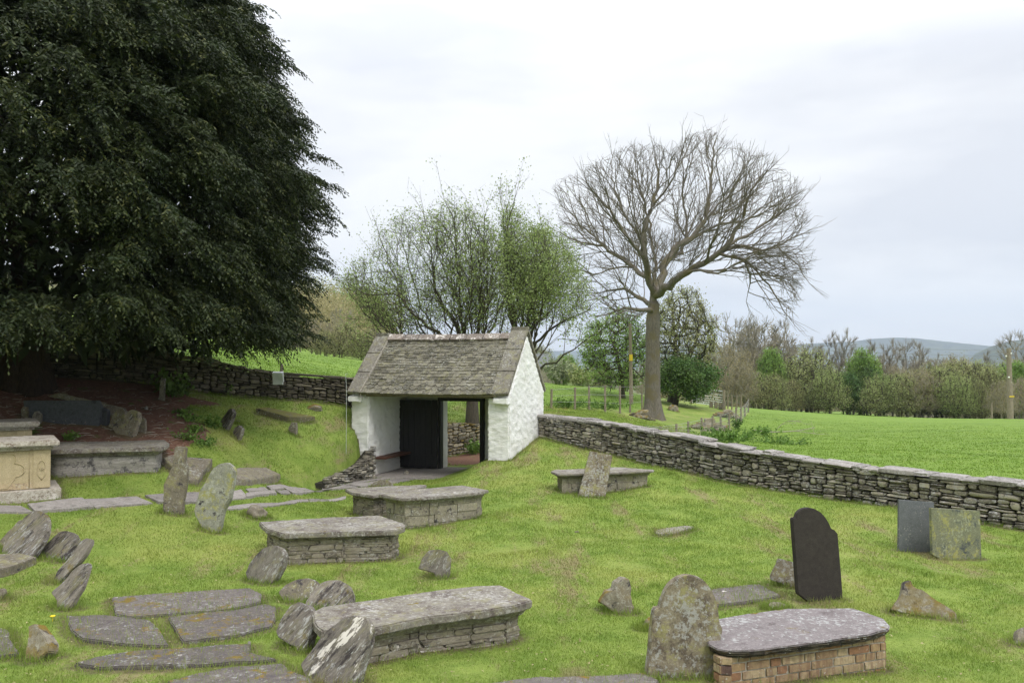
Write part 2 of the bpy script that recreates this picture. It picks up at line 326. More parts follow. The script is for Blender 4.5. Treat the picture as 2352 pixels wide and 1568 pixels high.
M['leaf_spring'] = leafm('spring_leaves', [(.2, .28, .08), (.27, .35, .11), (.34, .41, .16)], .4)
M['leaf_fresh'] = leafm('fresh_leaves', [(.19, .31, .07), (.27, .4, .1)], .4, .5)
M['leaf_dark'] = leafm('ivy_leaves', [(.07, .14, .035), (.13, .2, .055)], .2, .5, .4)
M['leaf_willow'] = leafm('willow_buds', [(.3, .37, .13), (.37, .4, .17)], .35, .3)
M['leaf_brown'] = leafm('brown_buds', [(.3, .265, .13), (.37, .32, .17)], .3, .3)
M['leaf_olive'] = leafm('olive_buds', [(.26, .3, .11), (.34, .34, .15)], .3, .3)
M['leaf_weed'] = leafm('weed_leaves', [(.1, .19, .035), (.15, .25, .05)], .3, 2.)
M['leaf_pale'] = leafm('pale_leaves', [(.26, .3, .17), (.32, .35, .22)], .3, 2.)
M['needle'] = leafm('spruce_needles', [(.03, .06, .03), (.045, .075, .035)], .1, .5)
def wash():
    t = NT('whitewash'); p = t.pos(); n1 = t.noise(t.map(p, (1, 1, 2.4)), 9, 6, .65); n2 = t.noise(p, 2.3, 5, .6); n3 = t.noise(t.map(p, (1, 1, .25)), 7, 5)
    col = t.mix(t.step(n2, .45, .75), (.8, .8, .79), (.7, .69, .66))
    col = t.mix(t.math('MULTIPLY', t.step(n3, .62, .75), .5), col, (.42, .42, .35))
    col = t.mix(t.math('MULTIPLY', t.step(n1, .64, .74), .25), col, (.5, .48, .43))
    z = t.n('ShaderNodeSeparateXYZ', {0: p}).outputs[2]      # splashed soil on the lowest courses
    col = t.mix(t.math('MULTIPLY', t.step(t.math('ADD', z, t.math('MULTIPLY', n1, .8)), 1.05, .5), .35), col, (.38, .33, .25))
    return t.out(col, .9, n1, .6, .03)
M['white'] = wash()
def brick():
    t = NT('old_brick'); r = t.attr(); p = t.pos(); n1 = t.noise(p, 30, 6, .7); n2 = t.noise(t.map(p, (8, 8, 1)), 3, 3)
    rp = t.n('ShaderNodeValToRGB', {'Fac': r}); e = rp.color_ramp; e.interpolation = 'CONSTANT'
    cs = [(0, (.37, .28, .17)), (.22, (.32, .225, .135)), (.48, (.29, .16, .09)), (.58, (.42, .33, .21)), (.82, (.12, .075, .065)), (.88, (.36, .25, .14))]
    while len(e.elements) < len(cs): e.elements.new(.5)
    for i, (q, cc) in enumerate(cs): e.elements[i].position = q; e.elements[i].color = (*cc, 1)
    col = t.hsv(rp.outputs[0], v=t.step(n1, .3, .7, .6, 1.25)); col = t.mix(t.math('MULTIPLY', t.step(n2, .48, .58), .6), col, (.2, .12, .08))
    col = t.mix(t.step(t.noise(p, 45, 3), .66, .69), col, (.5, .48, .43))
    return t.out(col, .9, n1, .5, .008)
M['brick'] = brick(); M['mortar'] = stone('mortar', (.34, .31, .26), (.42, .39, .34), lich=.2, dark=.5, dcol=(.16, .13, .1))
# ---------------------------------------------------------------- light and sky
t = NT('World', world=True)
EL, AZ = math.radians(52), math.radians(150)      # sun behind thin cloud, high, behind the left shoulder
sky = t.n('ShaderNodeTexSky', sky_type='NISHITA', sun_disc=False, sun_elevation=EL, sun_rotation=AZ, air_density=1., dust_density=3.)
g = t.n('ShaderNodeTexCoord').outputs['Generated']; xyz = t.n('ShaderNodeSeparateXYZ', {0: g}); zz = t.math('MAXIMUM', xyz.outputs[2], 0.)
dn = t.math('ADD', zz, .22); flat = t.n('ShaderNodeCombineXYZ', {0: t.math('DIVIDE', xyz.outputs[0], dn), 1: t.math('DIVIDE', xyz.outputs[1], dn), 2: 0.}).outputs[0]
c1 = t.noise(flat, .75, 5, .5, .3); c2 = t.noise(t.map(g, (1., 1., 4.5)), 2.2, 4, .5)
cl = t.math('ADD', t.math('MULTIPLY', c1, .5), t.math('MULTIPLY', c2, .5))
cloud = t.mix(t.step(cl, .43, .55), (7.5, 7.65, 8.05), (9.6, 9.6, 9.6))
lift = t.math('ADD', t.step(zz, .3, 1., 1., 2.6), t.step(zz, 0., .12, .22, 0.))      # an overcast sky is brightest overhead
cloud = t.n('ShaderNodeVectorMath', {0: cloud, 'Scale': lift}, operation='SCALE').outputs[0]
colr = t.mix(.93, sky.outputs[0], cloud)
bg = t.n('ShaderNodeBackground', {'Color': colr, 'Strength': .1}); o = t.n('ShaderNodeOutputWorld'); t.t.links.new(bg.outputs[0], o.inputs[0])
sl = bpy.data.lights.new('sun', 'SUN'); sl.energy = 1.3; sl.angle = math.radians(14); sl.color = (1, .96, .9)
so = bpy.data.objects.new('sun', sl); COL.objects.link(so)
sd = Vector((math.sin(AZ) * math.cos(EL), math.cos(AZ) * math.cos(EL), math.sin(EL))); so.rotation_euler = sd.to_track_quat('Z', 'Y').to_euler(); so.location = (0, 0, 30)
sc.view_settings.view_transform = 'Standard'; sc.view_settings.look = 'None'; sc.view_settings.exposure = 0.3; sc.view_settings.gamma = 1
sc.cycles.max_bounces = 6; sc.cycles.diffuse_bounces = 3; sc.cycles.transparent_max_bounces = 4; sc.cycles.use_denoising = True
# ---------------------------------------------------------------- zones on the ground
def wp(pts, tr=ID): return [tuple(gp(*tr(*q))[:2]) for q in pts]
# walls: picture column, foot row, distance, top row
WR = [(1236,1007,22.0,953),(1320,1026,21.2,962),(1400,1040,20.3,974),(1550,1078,18.8,1001),(1700,1113,17.2,1032),(2000,1155,15.4,1076),(2352,1225,13.6,1115),(2760,1320,12.2,1168),(3400,1480,10.4,1262),(4300,1700,8.6,1430)]
WL = [(865,948,22.6,871),(805,942,22.3,868),(711,932,21.9,862),(630,924,21.5,855),(555,912,21.0,844),(403,895,20.0,813),(260,882,19.2,782),(100,874,18.4,760),(-250,868,17.3,722)]
def wpt(w): 
    b = P(w[0], w[1], w[2]); tz = P(w[0], w[3], w[2])[2]; return np.array([b[0], b[1], h1(b[0], b[1])]), tz
LIT = [tuple(P(*q)[:2]) for q in [(-700,1120,12),(-300,1010,14.3),(60,1000,15.2),(360,1020,15),(400,1075,14.2),(440,1000,16),(500,985,17.5),(420,940,17.8),(490,912,19.8),(340,880,19.6),(200,870,19),(-300,850,17.4),(-900,850,14)]]
LIT2 = [tuple(P(*q)[:2]) for q in [(1005,1060,23.6),(1130,1056,23.6),(1130,1030,26.5),(1000,1030,26.5)]]
FR = [tuple(P(*q)[:2]) for q in [(1560,1010,22.6),(1600,1004,30),(1640,1003,34.5),(1690,978,40),(1720,948,51)]]+[(21,84),(60,95),(140,70),(60,20),(20,5)]+[wpt(w)[0][:2]+[.3,.5] for w in WR[::-1][:7]]
LW = [wpt(w)[0][:2] + [0, .3] for w in WL]
FL_ = list(LW) + [(-40, 12), (-90, 60), (-60, 110), (-12, 75)]+[(-3, 60), (-1.5, 40), (-3.2, 26)]
FM = [tuple(P(*q)[:2]) for q in [(1225,935,34),(1300,940,36),(1400,938,38.5),(1470,930,42),(1500,920,50)]]+[(8, 75), (-5, 75), (-3, 60), (-1.5, 40)]
# ---------------------------------------------------------------- ground sheet
def ground():
    ang = np.r_[np.linspace(-180, -45, 28)[:-1], np.linspace(-45, -34, 12)[:-1], np.linspace(-34, 34, 270), np.linspace(34, 45, 12)[1:], np.linspace(45, 180, 28)[1:-1]]
    rad = np.r_[.4, 1, 2, 3, 4, np.geomspace(5, 45, 300), np.geomspace(45, 150, 70)[1:], np.geomspace(150, 6400, 60)[1:]]
    A, R = np.meshgrid(np.radians(ang), rad, indexing='xy'); x = (R * np.sin(A)).ravel(); y = (R * np.cos(A)).ravel(); z = H(x, y)
    na, nr = len(ang), len(rad)
    v = np.c_[x, y, z]; v = np.vstack([v, [[0, 0, h1(0, 0)]]]).astype(np.float32)
    i, j = np.meshgrid(np.arange(nr - 1), np.arange(na), indexing='ij'); j2 = (j + 1) % na
    q = np.stack([i*na+j, i*na+j2, (i+1)*na+j2, (i+1)*na+j], -1).reshape(-1, 4)[:, ::-1]
    me = bpy.data.meshes.new('ground'); me.from_pydata(v.tolist(), [], q.tolist() + [[len(v)-1, k, (k+1) % na] for k in range(na)])
    x = np.r_[x, 0]; y = np.r_[y, 0]
    jx = x + sn(x, y, 3, 1) * .22 + sn(x, y, 9, 4) * .1; jy = y + sn(y, x, 3.3, 2) * .25 + sn(y, x, 8, 5) * .1
    lit = (inpoly(jx, jy, LIT) | inpoly(jx, jy, LIT2)).astype(float)
    fld = (inpoly(x, y, FR) | inpoly(x, y, FL_) | inpoly(x, y, FM) | (np.hypot(x, y) > 75)).astype(float)
    far = np.clip((np.hypot(x, y) - 130) / 100, 0, 1)
    for nm, a in (('litter', lit), ('field', fld), ('far', far)):
        me.attributes.new(nm, 'FLOAT', 'POINT').data.foreach_set('value', a.astype(np.float32))
    me.shade_smooth(); return me
def grass_cols(t, blades=False):
    p = t.pos(); big = t.noise(p, .55, 4, .55); med = t.noise(p, 2.6, 6, .65); fn = t.noise(p, 22, 6, .75)
    rowv = t.noise(t.n('ShaderNodeMapping', {'Vector': p, 'Rotation': (0, 0, math.radians(38)), 'Scale': (1., .18, 1.)}).outputs[0], 1.5, 5, .7)
    a = t.mix(t.step(med, .36, .62), (.15, .232, .034), (.24, .318, .062))
    a = t.mix(t.step(big, .5, .68), a, (.3, .34, .085))
    dead = t.math('MULTIPLY', t.step(t.math('ADD', t.math('MULTIPLY', rowv, .62), t.math('MULTIPLY', fn, .38)), .53, .58), t.step(big, .4, .52))
    a = t.mix(t.math('MULTIPLY', dead, .8), a, (.27, .22, .12))
    a = t.mix(t.math('MULTIPLY', t.step(t.noise(p, 5, 5, .7), .62, .7), .35), a, (.3, .25, .12))
    b = t.mix(t.step(med, .35, .65), (.14, .235, .028), (.185, .285, .042)); b = t.mix(t.math('MULTIPLY', t.step(t.noise(p, 1.1, 6, .7), .54, .66), .5), b, (.24, .31, .07))
    b = t.mix(t.math('MULTIPLY', t.step(t.noise(t.map(p, (.25, 1., 1.)), .5, 5, .65), .48, .6), .55), b, (.115, .2, .026))
    b = t.mix(t.math('MULTIPLY', t.step(t.noise(p, 3.2, 5, .75), .6, .66), .4), b, (.3, .33, .09))
    return t.mix(t.attr('field'), a, b), fn, p
t = NT('grass_ground'); col, fn, p = grass_cols(t)
col = t.hsv(col, v=t.step(fn, .3, .7, .75, 1.12))
lc = t.mix(t.step(t.noise(p, 14, 6, .75), .4, .62), (.13, .062, .042), (.22, .125, .085)); lc = t.mix(t.step(t.noise(p, 50, 4, .7), .62, .68), lc, (.36, .27, .18))
lc = t.mix(t.step(t.noise(p, 2.4, 5, .7), .6, .66), lc, (.1, .15, .03))
col = t.mix(t.step(t.math('ADD', t.attr('litter'), t.math('MULTIPLY', t.math('SUBTRACT', t.noise(p, 6, 5, .7), .5), 1.2)), .35, .6), col, lc)
col = t.mix(t.math('MULTIPLY', t.step(t.math('ADD', t.attr('soil_shade'), t.math('MULTIPLY', t.math('SUBTRACT', t.noise(p, 12, 5, .7), .5), .9)), .3, .75), .85), col, t.mix(t.step(fn, .35, .65), (.07, .055, .033), (.16, .13, .07)))  # brown soil ring round the stones, with contact shade painted into it
col = t.mix(t.attr('far'), col, t.mix(t.step(t.noise(p, .02, 4), .45, .55), (.1, .14, .04), (.13, .11, .06)))
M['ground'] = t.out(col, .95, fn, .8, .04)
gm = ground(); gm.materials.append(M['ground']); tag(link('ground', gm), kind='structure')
t = NT('grass_blades'); col, fn, p = grass_cols(t); col = t.hsv(col, v=t.step(t.attr('rnd'), 0, 1, .8, 1.35)); M['blades'] = t.out(col, .7, trans=.35)
EXCL = []      # polygons where no grass grows: filled by slabs, tombs, path
def leaf_obj(name, C, D, N, ln, wd, rnd, mat, origin=(0, 0, 0), parent=None, tri=False):
    """many small leaves in one mesh. C centre/base, D direction, N side vector (unit), ln/wd arrays"""
    n = len(C); ln = np.asarray(ln)[:, None]; wd = np.asarray(wd)[:, None]; C = C - np.array(origin)[None]
    if tri: V = np.stack([C - N * wd, C + N * wd, C + D * ln], 1); k = 3
    else: V = np.stack([C, C + D * ln * .45 + N * wd, C + D * ln, C + D * ln * .5 - N * wd], 1); k = 4
    me = bpy.data.meshes.new(name); me.vertices.add(n * k); me.vertices.foreach_set('co', V.reshape(-1).astype(np.float32))
    me.loops.add(n * k); me.loops.foreach_set('vertex_index', np.arange(n * k, dtype=np.int32))
    me.polygons.add(n); me.polygons.foreach_set('loop_start', np.arange(0, n * k, k, dtype=np.int32)); me.polygons.foreach_set('loop_total', np.full(n, k, np.int32))
    me.update(calc_edges=True); me.attributes.new('rnd', 'FLOAT', 'POINT').data.foreach_set('value', np.repeat(np.asarray(rnd, np.float32), k))
    me.materials.append(mat); me.validate(); return link(name, me, origin, parent)
def unit(a): return a / (np.linalg.norm(a, axis=1, keepdims=True) + 1e-9)
def rdir(n): return unit(rng.normal(size=(n, 3)))
# ---------------------------------------------------------------- dry-stone walls
def resample(pts, n):
    pts = np.array(pts, float); d = np.r_[0, np.cumsum(np.linalg.norm(np.diff(pts[:, :2], axis=0), axis=1))]; s = np.linspace(0, d[-1], n)
    return np.stack([np.interp(s, d, pts[:, k]) for k in range(pts.shape[1])], 1), d[-1]
def drywall(name, spec, label, mat, thick=.5, cope=True, hl=(.12, .42), hh=(.03, .11), pb=.18, capstep=(.25, .65), hidden_back=True, absb=False, rear=True):
    rows = []
    for w in spec:
        b, tz = wpt(w); rows.append([b[0], b[1], (P(w[0], w[1], w[2])[2] if absb else b[2]) - .08, tz])
    R_, L = resample(rows, 400)
    def at(s): return np.array([np.interp(s, np.linspace(0, L, 400), R_[:, k]) for k in range(4)])
    mid = at(L / 2); org = (mid[0], mid[1], mid[2]); root = empty(name, org, label, 'wall')
    mb = MB(); res = .02; nc = int(L / res); base = np.array([at((i + .5) * res)[2] for i in range(nc)]); top = np.array([at((i + .5) * res)[3] for i in range(nc)])
    top = top - (.05 if cope else 0); Hh = top - base; sk = np.zeros(nc)
    it = 0
    while it < 9000:
        it += 1
        gap = Hh - sk; cand = np.where(gap > .012)[0]
        if not len(cand): break
        i = cand[np.argmin(sk[cand] + rng.uniform(0, .02, len(cand)))]
        lvl = sk[i]; j0 = i
        while j0 > 0 and abs(sk[j0 - 1] - lvl) < .022 and Hh[j0-1] - sk[j0-1] > .01: j0 -= 1
        j1 = i
        while j1 < nc - 1 and abs(sk[j1 + 1] - lvl) < .022 and Hh[j1+1] - sk[j1+1] > .01: j1 += 1
        run = (j1 - j0 + 1) * res; boulder = rng.random() < pb
        l = rng.uniform(.13, .28) if boulder else rng.uniform(*hl); h = rng.uniform(.08, .15) if boulder else rng.uniform(hh[0], hh[1]) * (1 if rng.random() < .5 else .6)
        if run < l * 1.4: l = run
        k0 = j0; k1 = min(j1, j0 + max(1, int(l / res)) - 1); l = (k1 - k0 + 1) * res
        if l < .07: h = min(h, .05)
        z0 = sk[k0:k1+1].max(); g = Hh[k0:k1+1].min() - z0; h = min(h, max(g, .012)); 
        if Hh[k0:k1+1].min() - z0 - h < .02: h = max(g, .012)
        s = (k0 + (k1 - k0 + 1) / 2) * res; a = at(s); b0, b1 = at(max(s - .2, 0)), at(min(s + .2, L)); tg = b1[:2] - b0[:2]; tn = np.linalg.norm(tg); tg = tg / tn
        sl = (b1[2] - b0[2]) / tn; T = np.array([tg[0], tg[1], sl * .8]); nn = np.array([tg[1], -tg[0], 0]); 
        if np.dot(nn[:2], a[:2]) > 0: nn = -nn        # faces the camera side
        dep = rng.uniform(.10, .16); out = rng.uniform(-.018, .022)
        z = base[k0:k1+1].mean() + z0 + h / 2
        tilt = rng.normal() * .03
        T2 = T + np.array([0, 0, tilt])
        mb.rock(np.array([a[0], a[1], z]) + nn * (out - dep * .5), (T2 * (l / 2 - .003), nn * dep * .62, np.array([0, 0, h / 2 - .002]) + nn * rng.normal() * .004), rng.random(), .13, .8 if not boulder else .7)
        sk[k0:k1+1] = z0 + h + rng.uniform(0, .004)
    mb.build('stonework', mat, org, root, smooth=True, sharp=55)
    core = MB(); n = 60
    for i in range(n):
        s0, s1 = L * i / n, L * (i + 1) / n; a, b = at(s0), at(s1); tg = (b - a)[:2]; tg /= np.linalg.norm(tg); nn = np.array([tg[1], -tg[0]])
        if np.dot(nn, a[:2]) > 0: nn = -nn
        q = [a[:2] - nn * .07, b[:2] - nn * .07, b[:2] - nn * (thick - .04), a[:2] - nn * (thick - .04)]
        core.prism(q, [a[2] - .2, b[2] - .2, b[2] - .2, a[2] - .2], [min(a[3], b[3]) - .07 - (0 if rear else .05)] * 4)
        # rough rear face
        for zz in np.arange(a[2], a[3] - .2, .13):
            if rear and rng.random() < .9: core.rock(np.array([*(a[:2] - nn * (thick - .03)), zz + .06]), (np.array([*tg, 0]) * (L / n * .5), np.array([*nn, 0]) * .07, np.array([0, 0, .06])), .5, .15, .8)
    core.build('core', M['wall_core'] if hidden_back else mat, org, root, smooth=True, sharp=50)
    if cope:
        cb = MB(); s = 0
        while s < L:
            l = rng.uniform(*capstep) * (.45 if rng.random() < .35 else 1); a, b = at(s), at(min(s + l, L)); m = (a + b) / 2; tg = (b - a); ln = np.linalg.norm(tg[:2]) + 1e-6; T = np.array([tg[0] / ln, tg[1] / ln, (b[3] - a[3]) / ln]); nn = np.array([T[1], -T[0], 0])
            if np.dot(nn[:2], m[:2]) > 0: nn = -nn
            h = rng.uniform(.02, .04); k = 1
            cz = m[3] - .02 + h * .3 + rng.uniform(-.03, .02)
            # split slab in a few pieces across for an irregular edge
            for (c0, w0) in ((-.10, rng.uniform(.13, .17)), (-thick + .13, .15)):
                cb.rock(np.array([m[0], m[1], cz + rng.uniform(-.008, .008)]) + nn * (c0 + rng.uniform(-.02, .03)), (T * (ln / 2 * rng.uniform(.98, 1.12)), nn * w0, np.array([0, 0, h])), rng.random(), .13, .9)
            if rng.random() < .22: cb.rock(np.array([m[0], m[1], cz + h * 1.3]) + nn * -.1, (T * (ln / 2 * rng.uniform(.5, .9)), nn * .14, np.array([0, 0, .018])), rng.random(), .12, .9)
            if rng.random() < .6: cb.rock(np.array([m[0], m[1], cz - h * 1.6]) + nn * (-.07), (T * (ln / 2 * rng.uniform(.6, 1.)), nn * .1, np.array([0, 0, .02])), rng.random(), .1, .9)
            s += l
        cb.build('coping_stones', M['coping'] if mat is M['wall_stone'] else mat, org, root, smooth=True, sharp=50)
    return root
drywall('dry_stone_wall', WR, 'grey dry stone wall with lichened coping stones, running from the white gatehouse down to the right edge', M['wall_stone'], hh=(.028, .1), pb=.17)
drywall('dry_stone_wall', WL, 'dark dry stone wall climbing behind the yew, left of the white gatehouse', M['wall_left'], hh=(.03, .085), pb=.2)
RW = [(752,1116,18.4,1098),(785,1113,19.2,1084),(815,1110,19.8,1071),(840,1107,20.3,1053),(864,1103,20.9,1022)]
drywall('retaining_wall', RW, 'short rubble retaining wall beside the path, stepping up to the gatehouse left wall', M['wall_stone'], cope=False, hl=(.15, .4), hh=(.03, .08), pb=.1, thick=.35, absb=True, rear=False)
RB = [(940,1054,25.4,972),(1015,1050,25.8,968),(1055,1044,26.4,970),(1125,1040,27.2,975),(1190,1030,28,972)]
drywall('rubble_wall', RB, 'mossy rubble wall seen through the open gatehouse doorway', M['mossy'], cope=False, hl=(.15, .35), hh=(.07, .16), pb=.6)
# ---------------------------------------------------------------- gatehouse
AU = math.radians(19); U = np.array([math.cos(AU), -math.sin(AU), 0]); V = np.array([math.sin(AU), math.cos(AU), 0])
O = np.array([-4.11, 21.19, 0]); GW, GD = 4.28, 2.85
def S(a, b, z): return O + a * U + b * V + np.array([0, 0, z])
gorg = S(GW / 2, GD / 2, .1)
gate = empty('gatehouse', gorg, 'small whitewashed stone gatehouse with an open front and mossy stone slate roof', 'gatehouse')
def gable(name, a0, a1, zf, zb, zapex, zbot):
    prof = [(0, zbot), (0, zf), (GD / 2, zapex), (GD, zb), (GD, zbot)]
    rough_solid(name, [S(a0, b, z) for b, z in prof], [S(a1, b, z) for b, z in prof], M['white'], step=.045, amp=.021, freq=5.2, stretch=(1, 1, 2.4), bevel=.03,
                axes=[U, V, (0, 0, 1)], origin=gorg, parent=gate, sharp=70, oct2=.55)
gable('side_wall', GW - .55, GW, 2.12, 2.2, 3.68, -.15)
gable('side_wall', 0, .5, 2.12, 2.2, 3.56, -.3)
def wbox(name, a0, a1, b0, b1, z0, z1, mat, step=.06, amp=.018, bevel=.02, par=None, **k):
    return rough_solid(name, [S(a0, b0, z0), S(a1, b0, z0), S(a1, b0, z1), S(a0, b0, z1)], [S(a0, b1, z0), S(a1, b1, z0), S(a1, b1, z1), S(a0, b1, z1)], mat, step=step, amp=amp,
                freq=3.2, stretch=(1, 1, 2.2), bevel=bevel, axes=[U, V, (0, 0, 1)], origin=gorg, parent=par or gate, sharp=70, **k)
DA, DB_ = 1.6, 2.8
for a0, a1, z0, z1 in ((.46, DA - .02, -.1, 2.2), (DB_ + .03, GW - .5, -.1, 2.2), (DA - .02, DB_ + .03, 2.06, 2.2)):
    wbox('back_wall', a0, a1, 2.12, GD - .3, z0, z1, M['white'])
# floor paving, lintel beam
mb = MB(); mb.box(S(2.2, 1.2, .02), (U * 1.75, V * 1.25, np.array([0, 0, .07]))); mb.build('floor_slab', M['path'], gorg, gate)
mb = MB(); mb.box(S(GW / 2, .1, 2.165), (U * (GW / 2 - .42), V * .09, np.array([0, 0, .05]))); mb.build('eaves_beam', M['post'], gorg, gate)
mb = MB()
mb.box(S(DA - .02, 2.06, 1.06), (U * .035, V * .09, np.array([0, 0, .98]))); mb.box(S(DB_, 2.06, 1.1), (U * .045, V * .09, np.array([0, 0, .94])))
mb.box(S((DA + DB_) / 2, 2.055, 2.0), (U * .66, V * .095, np.array([0, 0, .07]))); mb.build('door_frame', M['black_door'], gorg, gate)
# door leaf of vertical boards, folded back against the wall
door = MB(); hinge = S(DA - .06, 1.93, 0); dd = -U * math.cos(.16) - V * math.sin(.16); dn_ = np.array([dd[1], -dd[0], 0]); nb = 7
for i in range(nb):
    w = 1.12 / nb; c0 = hinge + dd * (w * (i + .5)) + dn_ * rng.uniform(-.003, .003); c0[2] = 1.04
    door.box(c0, (dd * (w / 2 - .004), dn_ * .022, np.array([0, 0, .92])))
dl = door.build('door', M['black_door'], gorg, gate); dl['label'] = 'black boarded door leaf'
for z in (.45, 1.7):
    mb = MB(); c0 = hinge + dd * .5 - dn_ * .03; c0[2] = z; mb.box(c0, (dd * .45, dn_ * .008, np.array([0, 0, .022]))); mb.build('hinge', M['black_door'], gorg, dl)
mb = MB(); c0 = S(.66, 1.15, .52); mb.box(c0, (U * .16, V * .85, np.array([0, 0, .025])), jit=.006); 
bn = mb.build('bench', M['bench'], gorg, gate)
# roof slates
EV, EZ, RZ = -.2, 2.2, 3.62
def slope(front, tt, up=0.):
    b = (EV + (GD / 2 - EV) * tt) if front else (GD - EV - (GD / 2 - EV) * tt); z = EZ + (RZ - EZ) * tt - .035 * math.sin(PI * tt)
    nb_ = np.array([0., 0, 1]) * .75 + V * (-.66 if front else .66); return b, z, nb_
roof = MB()
for front in (True, False):
    tt = 0; row = 0; LS = math.hypot(GD / 2 - EV, RZ - EZ)
    while tt < .985:
        ex = (.145 - .075 * min(tt * 1.2, 1)) / LS * (1 if row > 1 else 1.05); a = .33 + (row % 2) * -.07 + rng.uniform(-.03, .02)
        while a < GW - .33:
            w = rng.uniform(.1, .22) * (1.15 - .35 * tt) if row > 2 else rng.uniform(.17, .23)
            a0, a1 = max(a, .33), min(a + w - .006, GW - .33)
            if a1 - a0 > .03:
                t1 = min(tt + ex * 1.9, 1.0); dz = rng.uniform(-.003, .004); 
                b0, z0, nn = slope(front, tt + rng.uniform(-.004, .004) * (1.6 if row > 2 else 1)); b1, z1, _ = slope(front, t1); am = (a0 + a1) / 2
                sag = -.03 * math.sin(PI * am / GW)
                th = rng.uniform(.015, .026); lift = .028 + dz; up = nn * lift
                skew = rng.uniform(-.006, .006)
                if row in (1, 2):      # lozenge-tailed courses
                    cut = ex * .42; bc, zc, _ = slope(front, tt + cut)
                    A = [(a0, bc, zc), (am - .03, b0, z0), (am + .03, b0, z0), (a1, bc, zc), (a1, b1, z1 - .0), (a0, b1, z1)]
                else:
                    j = rng.uniform(0, .02) if row > 2 else .004; A = [(a0, b0, z0 + skew), (a0 + .012, b0 - .0, z0 + skew - .004), (a1 - .012, b0, z0 - skew - .004), (a1, b0, z0 - skew), (a1, b1, z1), (a0, b1, z1)]
                lo = [S(q[0], q[1], q[2] + sag) + (up if i < len(A) - 2 else nn * .004) for i, q in enumerate(A)]; hi = [p + nn * th for p in lo]; n = len(A)
                roof.add(lo + hi, [tuple(range(n))[::-1], tuple(range(n, 2*n))] + [(i, (i+1) % n, n + (i+1) % n, n + i) for i in range(n)], rng.random())
            a += w
        tt += ex; row += 1
rf = roof.build('roof', M['roof_slate'], gorg, gate)
mb = MB()      # boarding under the slates
for front in (True, False):
    q = []; 
    for a in (.3, GW - .3):
        for tt in (0.02, 1.):
            b, z, nn = slope(front, tt); q.append(S(a, b, z - .03))
    n0 = np.array([0, 0, -.03]); mb.add([q[0], q[1], q[3], q[2]] + [x + n0 for x in (q[0], q[1], q[3], q[2])], [(0,1,2,3),(7,6,5,4),(0,4,5,1),(1,5,6,2),(2,6,7,3),(3,7,4,0)])
mb.build('roof_boards', M['post'], gorg, rf)
mb = MB(); a = .34
while a < GW - .36:
    l = min(.46, GW - .34 - a); c0 = S(a + l / 2, GD / 2, 3.66 - .03 * math.sin(PI * (a + l / 2) / GW))
    for sgn in (-1, 1): mb.rock(c0 + V * sgn * .075 + np.array([0, 0, -.01]), (U * (l / 2 - .006), V * .085 + np.array([0, 0, -sgn * .075]), np.array([0, 0, .03]) + V * sgn * .02), rng.random(), .03, .95)
    a += l
mb.build('ridge_tiles', M['ridge'], gorg, rf, smooth=True, sharp=40)
def copes(a0, a1, dz, ap):
    for front in (True, False):
        n = 3 if front else 2
        for i in range(n):
            t0, t1 = i / n, (i + 1) / n - .006
            q = []
            for tt in (t0, t1):
                b = (-.14 + (GD / 2 + .14) * tt) if front else (GD + .1 - (GD / 2 + .1) * tt); z = 2.17 + (ap - 2.17) * tt + dz; q.append((b, z))
            nn = np.array([0, 0, .07]) + V * (-.05 if front else .05)
            lo = [S(a0, *q[0]), S(a1, *q[0]), S(a1, *q[1]), S(a0, *q[1])]
            rough_solid('coping_slab', [p + nn * 1. for p in lo], [p - nn * .1 for p in lo], M['roof_coping'], step=.08, amp=.008, freq=5, bevel=.012, axes=[U, V], origin=gorg, parent=gate, rnd=rng.uniform(.3, .75), sharp=50)
    mb = MB(); mb.rock(S((a0 + a1) / 2, GD / 2, ap + dz + .07), (U * ((a1 - a0) / 2), V * .1, np.array([0, 0, .04])), .5, .04, .93); mb.build('apex_stone', M['roof_coping'], gorg, gate, smooth=True, sharp=45)
copes(GW - .42, GW + .02, 0, 3.78); copes(-.03, .36, 0, 3.66)
for a in (.15, GW - .2): wbox('kneeler', a - .17, a + .2, -.14, .1, 1.98, 2.13, M['white'], step=.05, amp=.02)
# wedge of mortar inside the left coping
mb = MB(); mb.add([S(.36, *p) for p in ((-.2, 2.27), (GD / 2, 3.72), (GD / 2, 3.6), (-.2, 2.1))] + [S(.375, *p) for p in ((-.2, 2.27), (GD / 2, 3.72), (GD / 2, 3.6), (-.2, 2.1))], [(0,1,2,3),(7,6,5,4),(0,4,5,1),(1,5,6,2),(2,6,7,3),(3,7,4,0)]); mb.build('mortar_fillet', M['mortar'], gorg, gate)
# doorstop stone
def boulder(name, px, py, wpx, hpx, label, mat, tr=ID, flat=.8, group=None, rnd=.5, cat='stone'):
    """half-buried natural stone, sized from the photograph"""
    q = tr(px, py); g = gp(*q); k = {Z1: .3385, Z2: .2929, Z3: .3385, Z4: .3385, Z5: .4271, Z6: .4792}.get(tr, 1.); w = wpx * k * g[1] / F / 2; h = hpx * k * g[1] / F
    bm = bmesh.new(); bmesh.ops.create_icosphere(bm, subdivisions=4, radius=1); so_ = Vector((px * .01, py * .013, 3))
    for v in bm.verts:
        d = 1 + .35 * mn.noise(v.co * 1.3 + so_) + .12 * mn.noise(v.co * 3.5 + so_) + .05 * mn.noise(v.co * 9 + so_); v.co *= d; v.co = Vector((v.co.x * w, v.co.y * w * flat, v.co.z * h))
    me = bpy.data.meshes.new(name); bm.to_mesh(me); bm.free(); me.attributes.new('rnd', 'FLOAT', 'POINT').data.foreach_set('value', np.full(len(me.vertices), rnd, np.float32))
    me.materials.append(mat); me.shade_smooth(); o = link(name, me, g + np.array([0, w * flat * .5, -h * .05])); tag(o, label, cat, group); return o
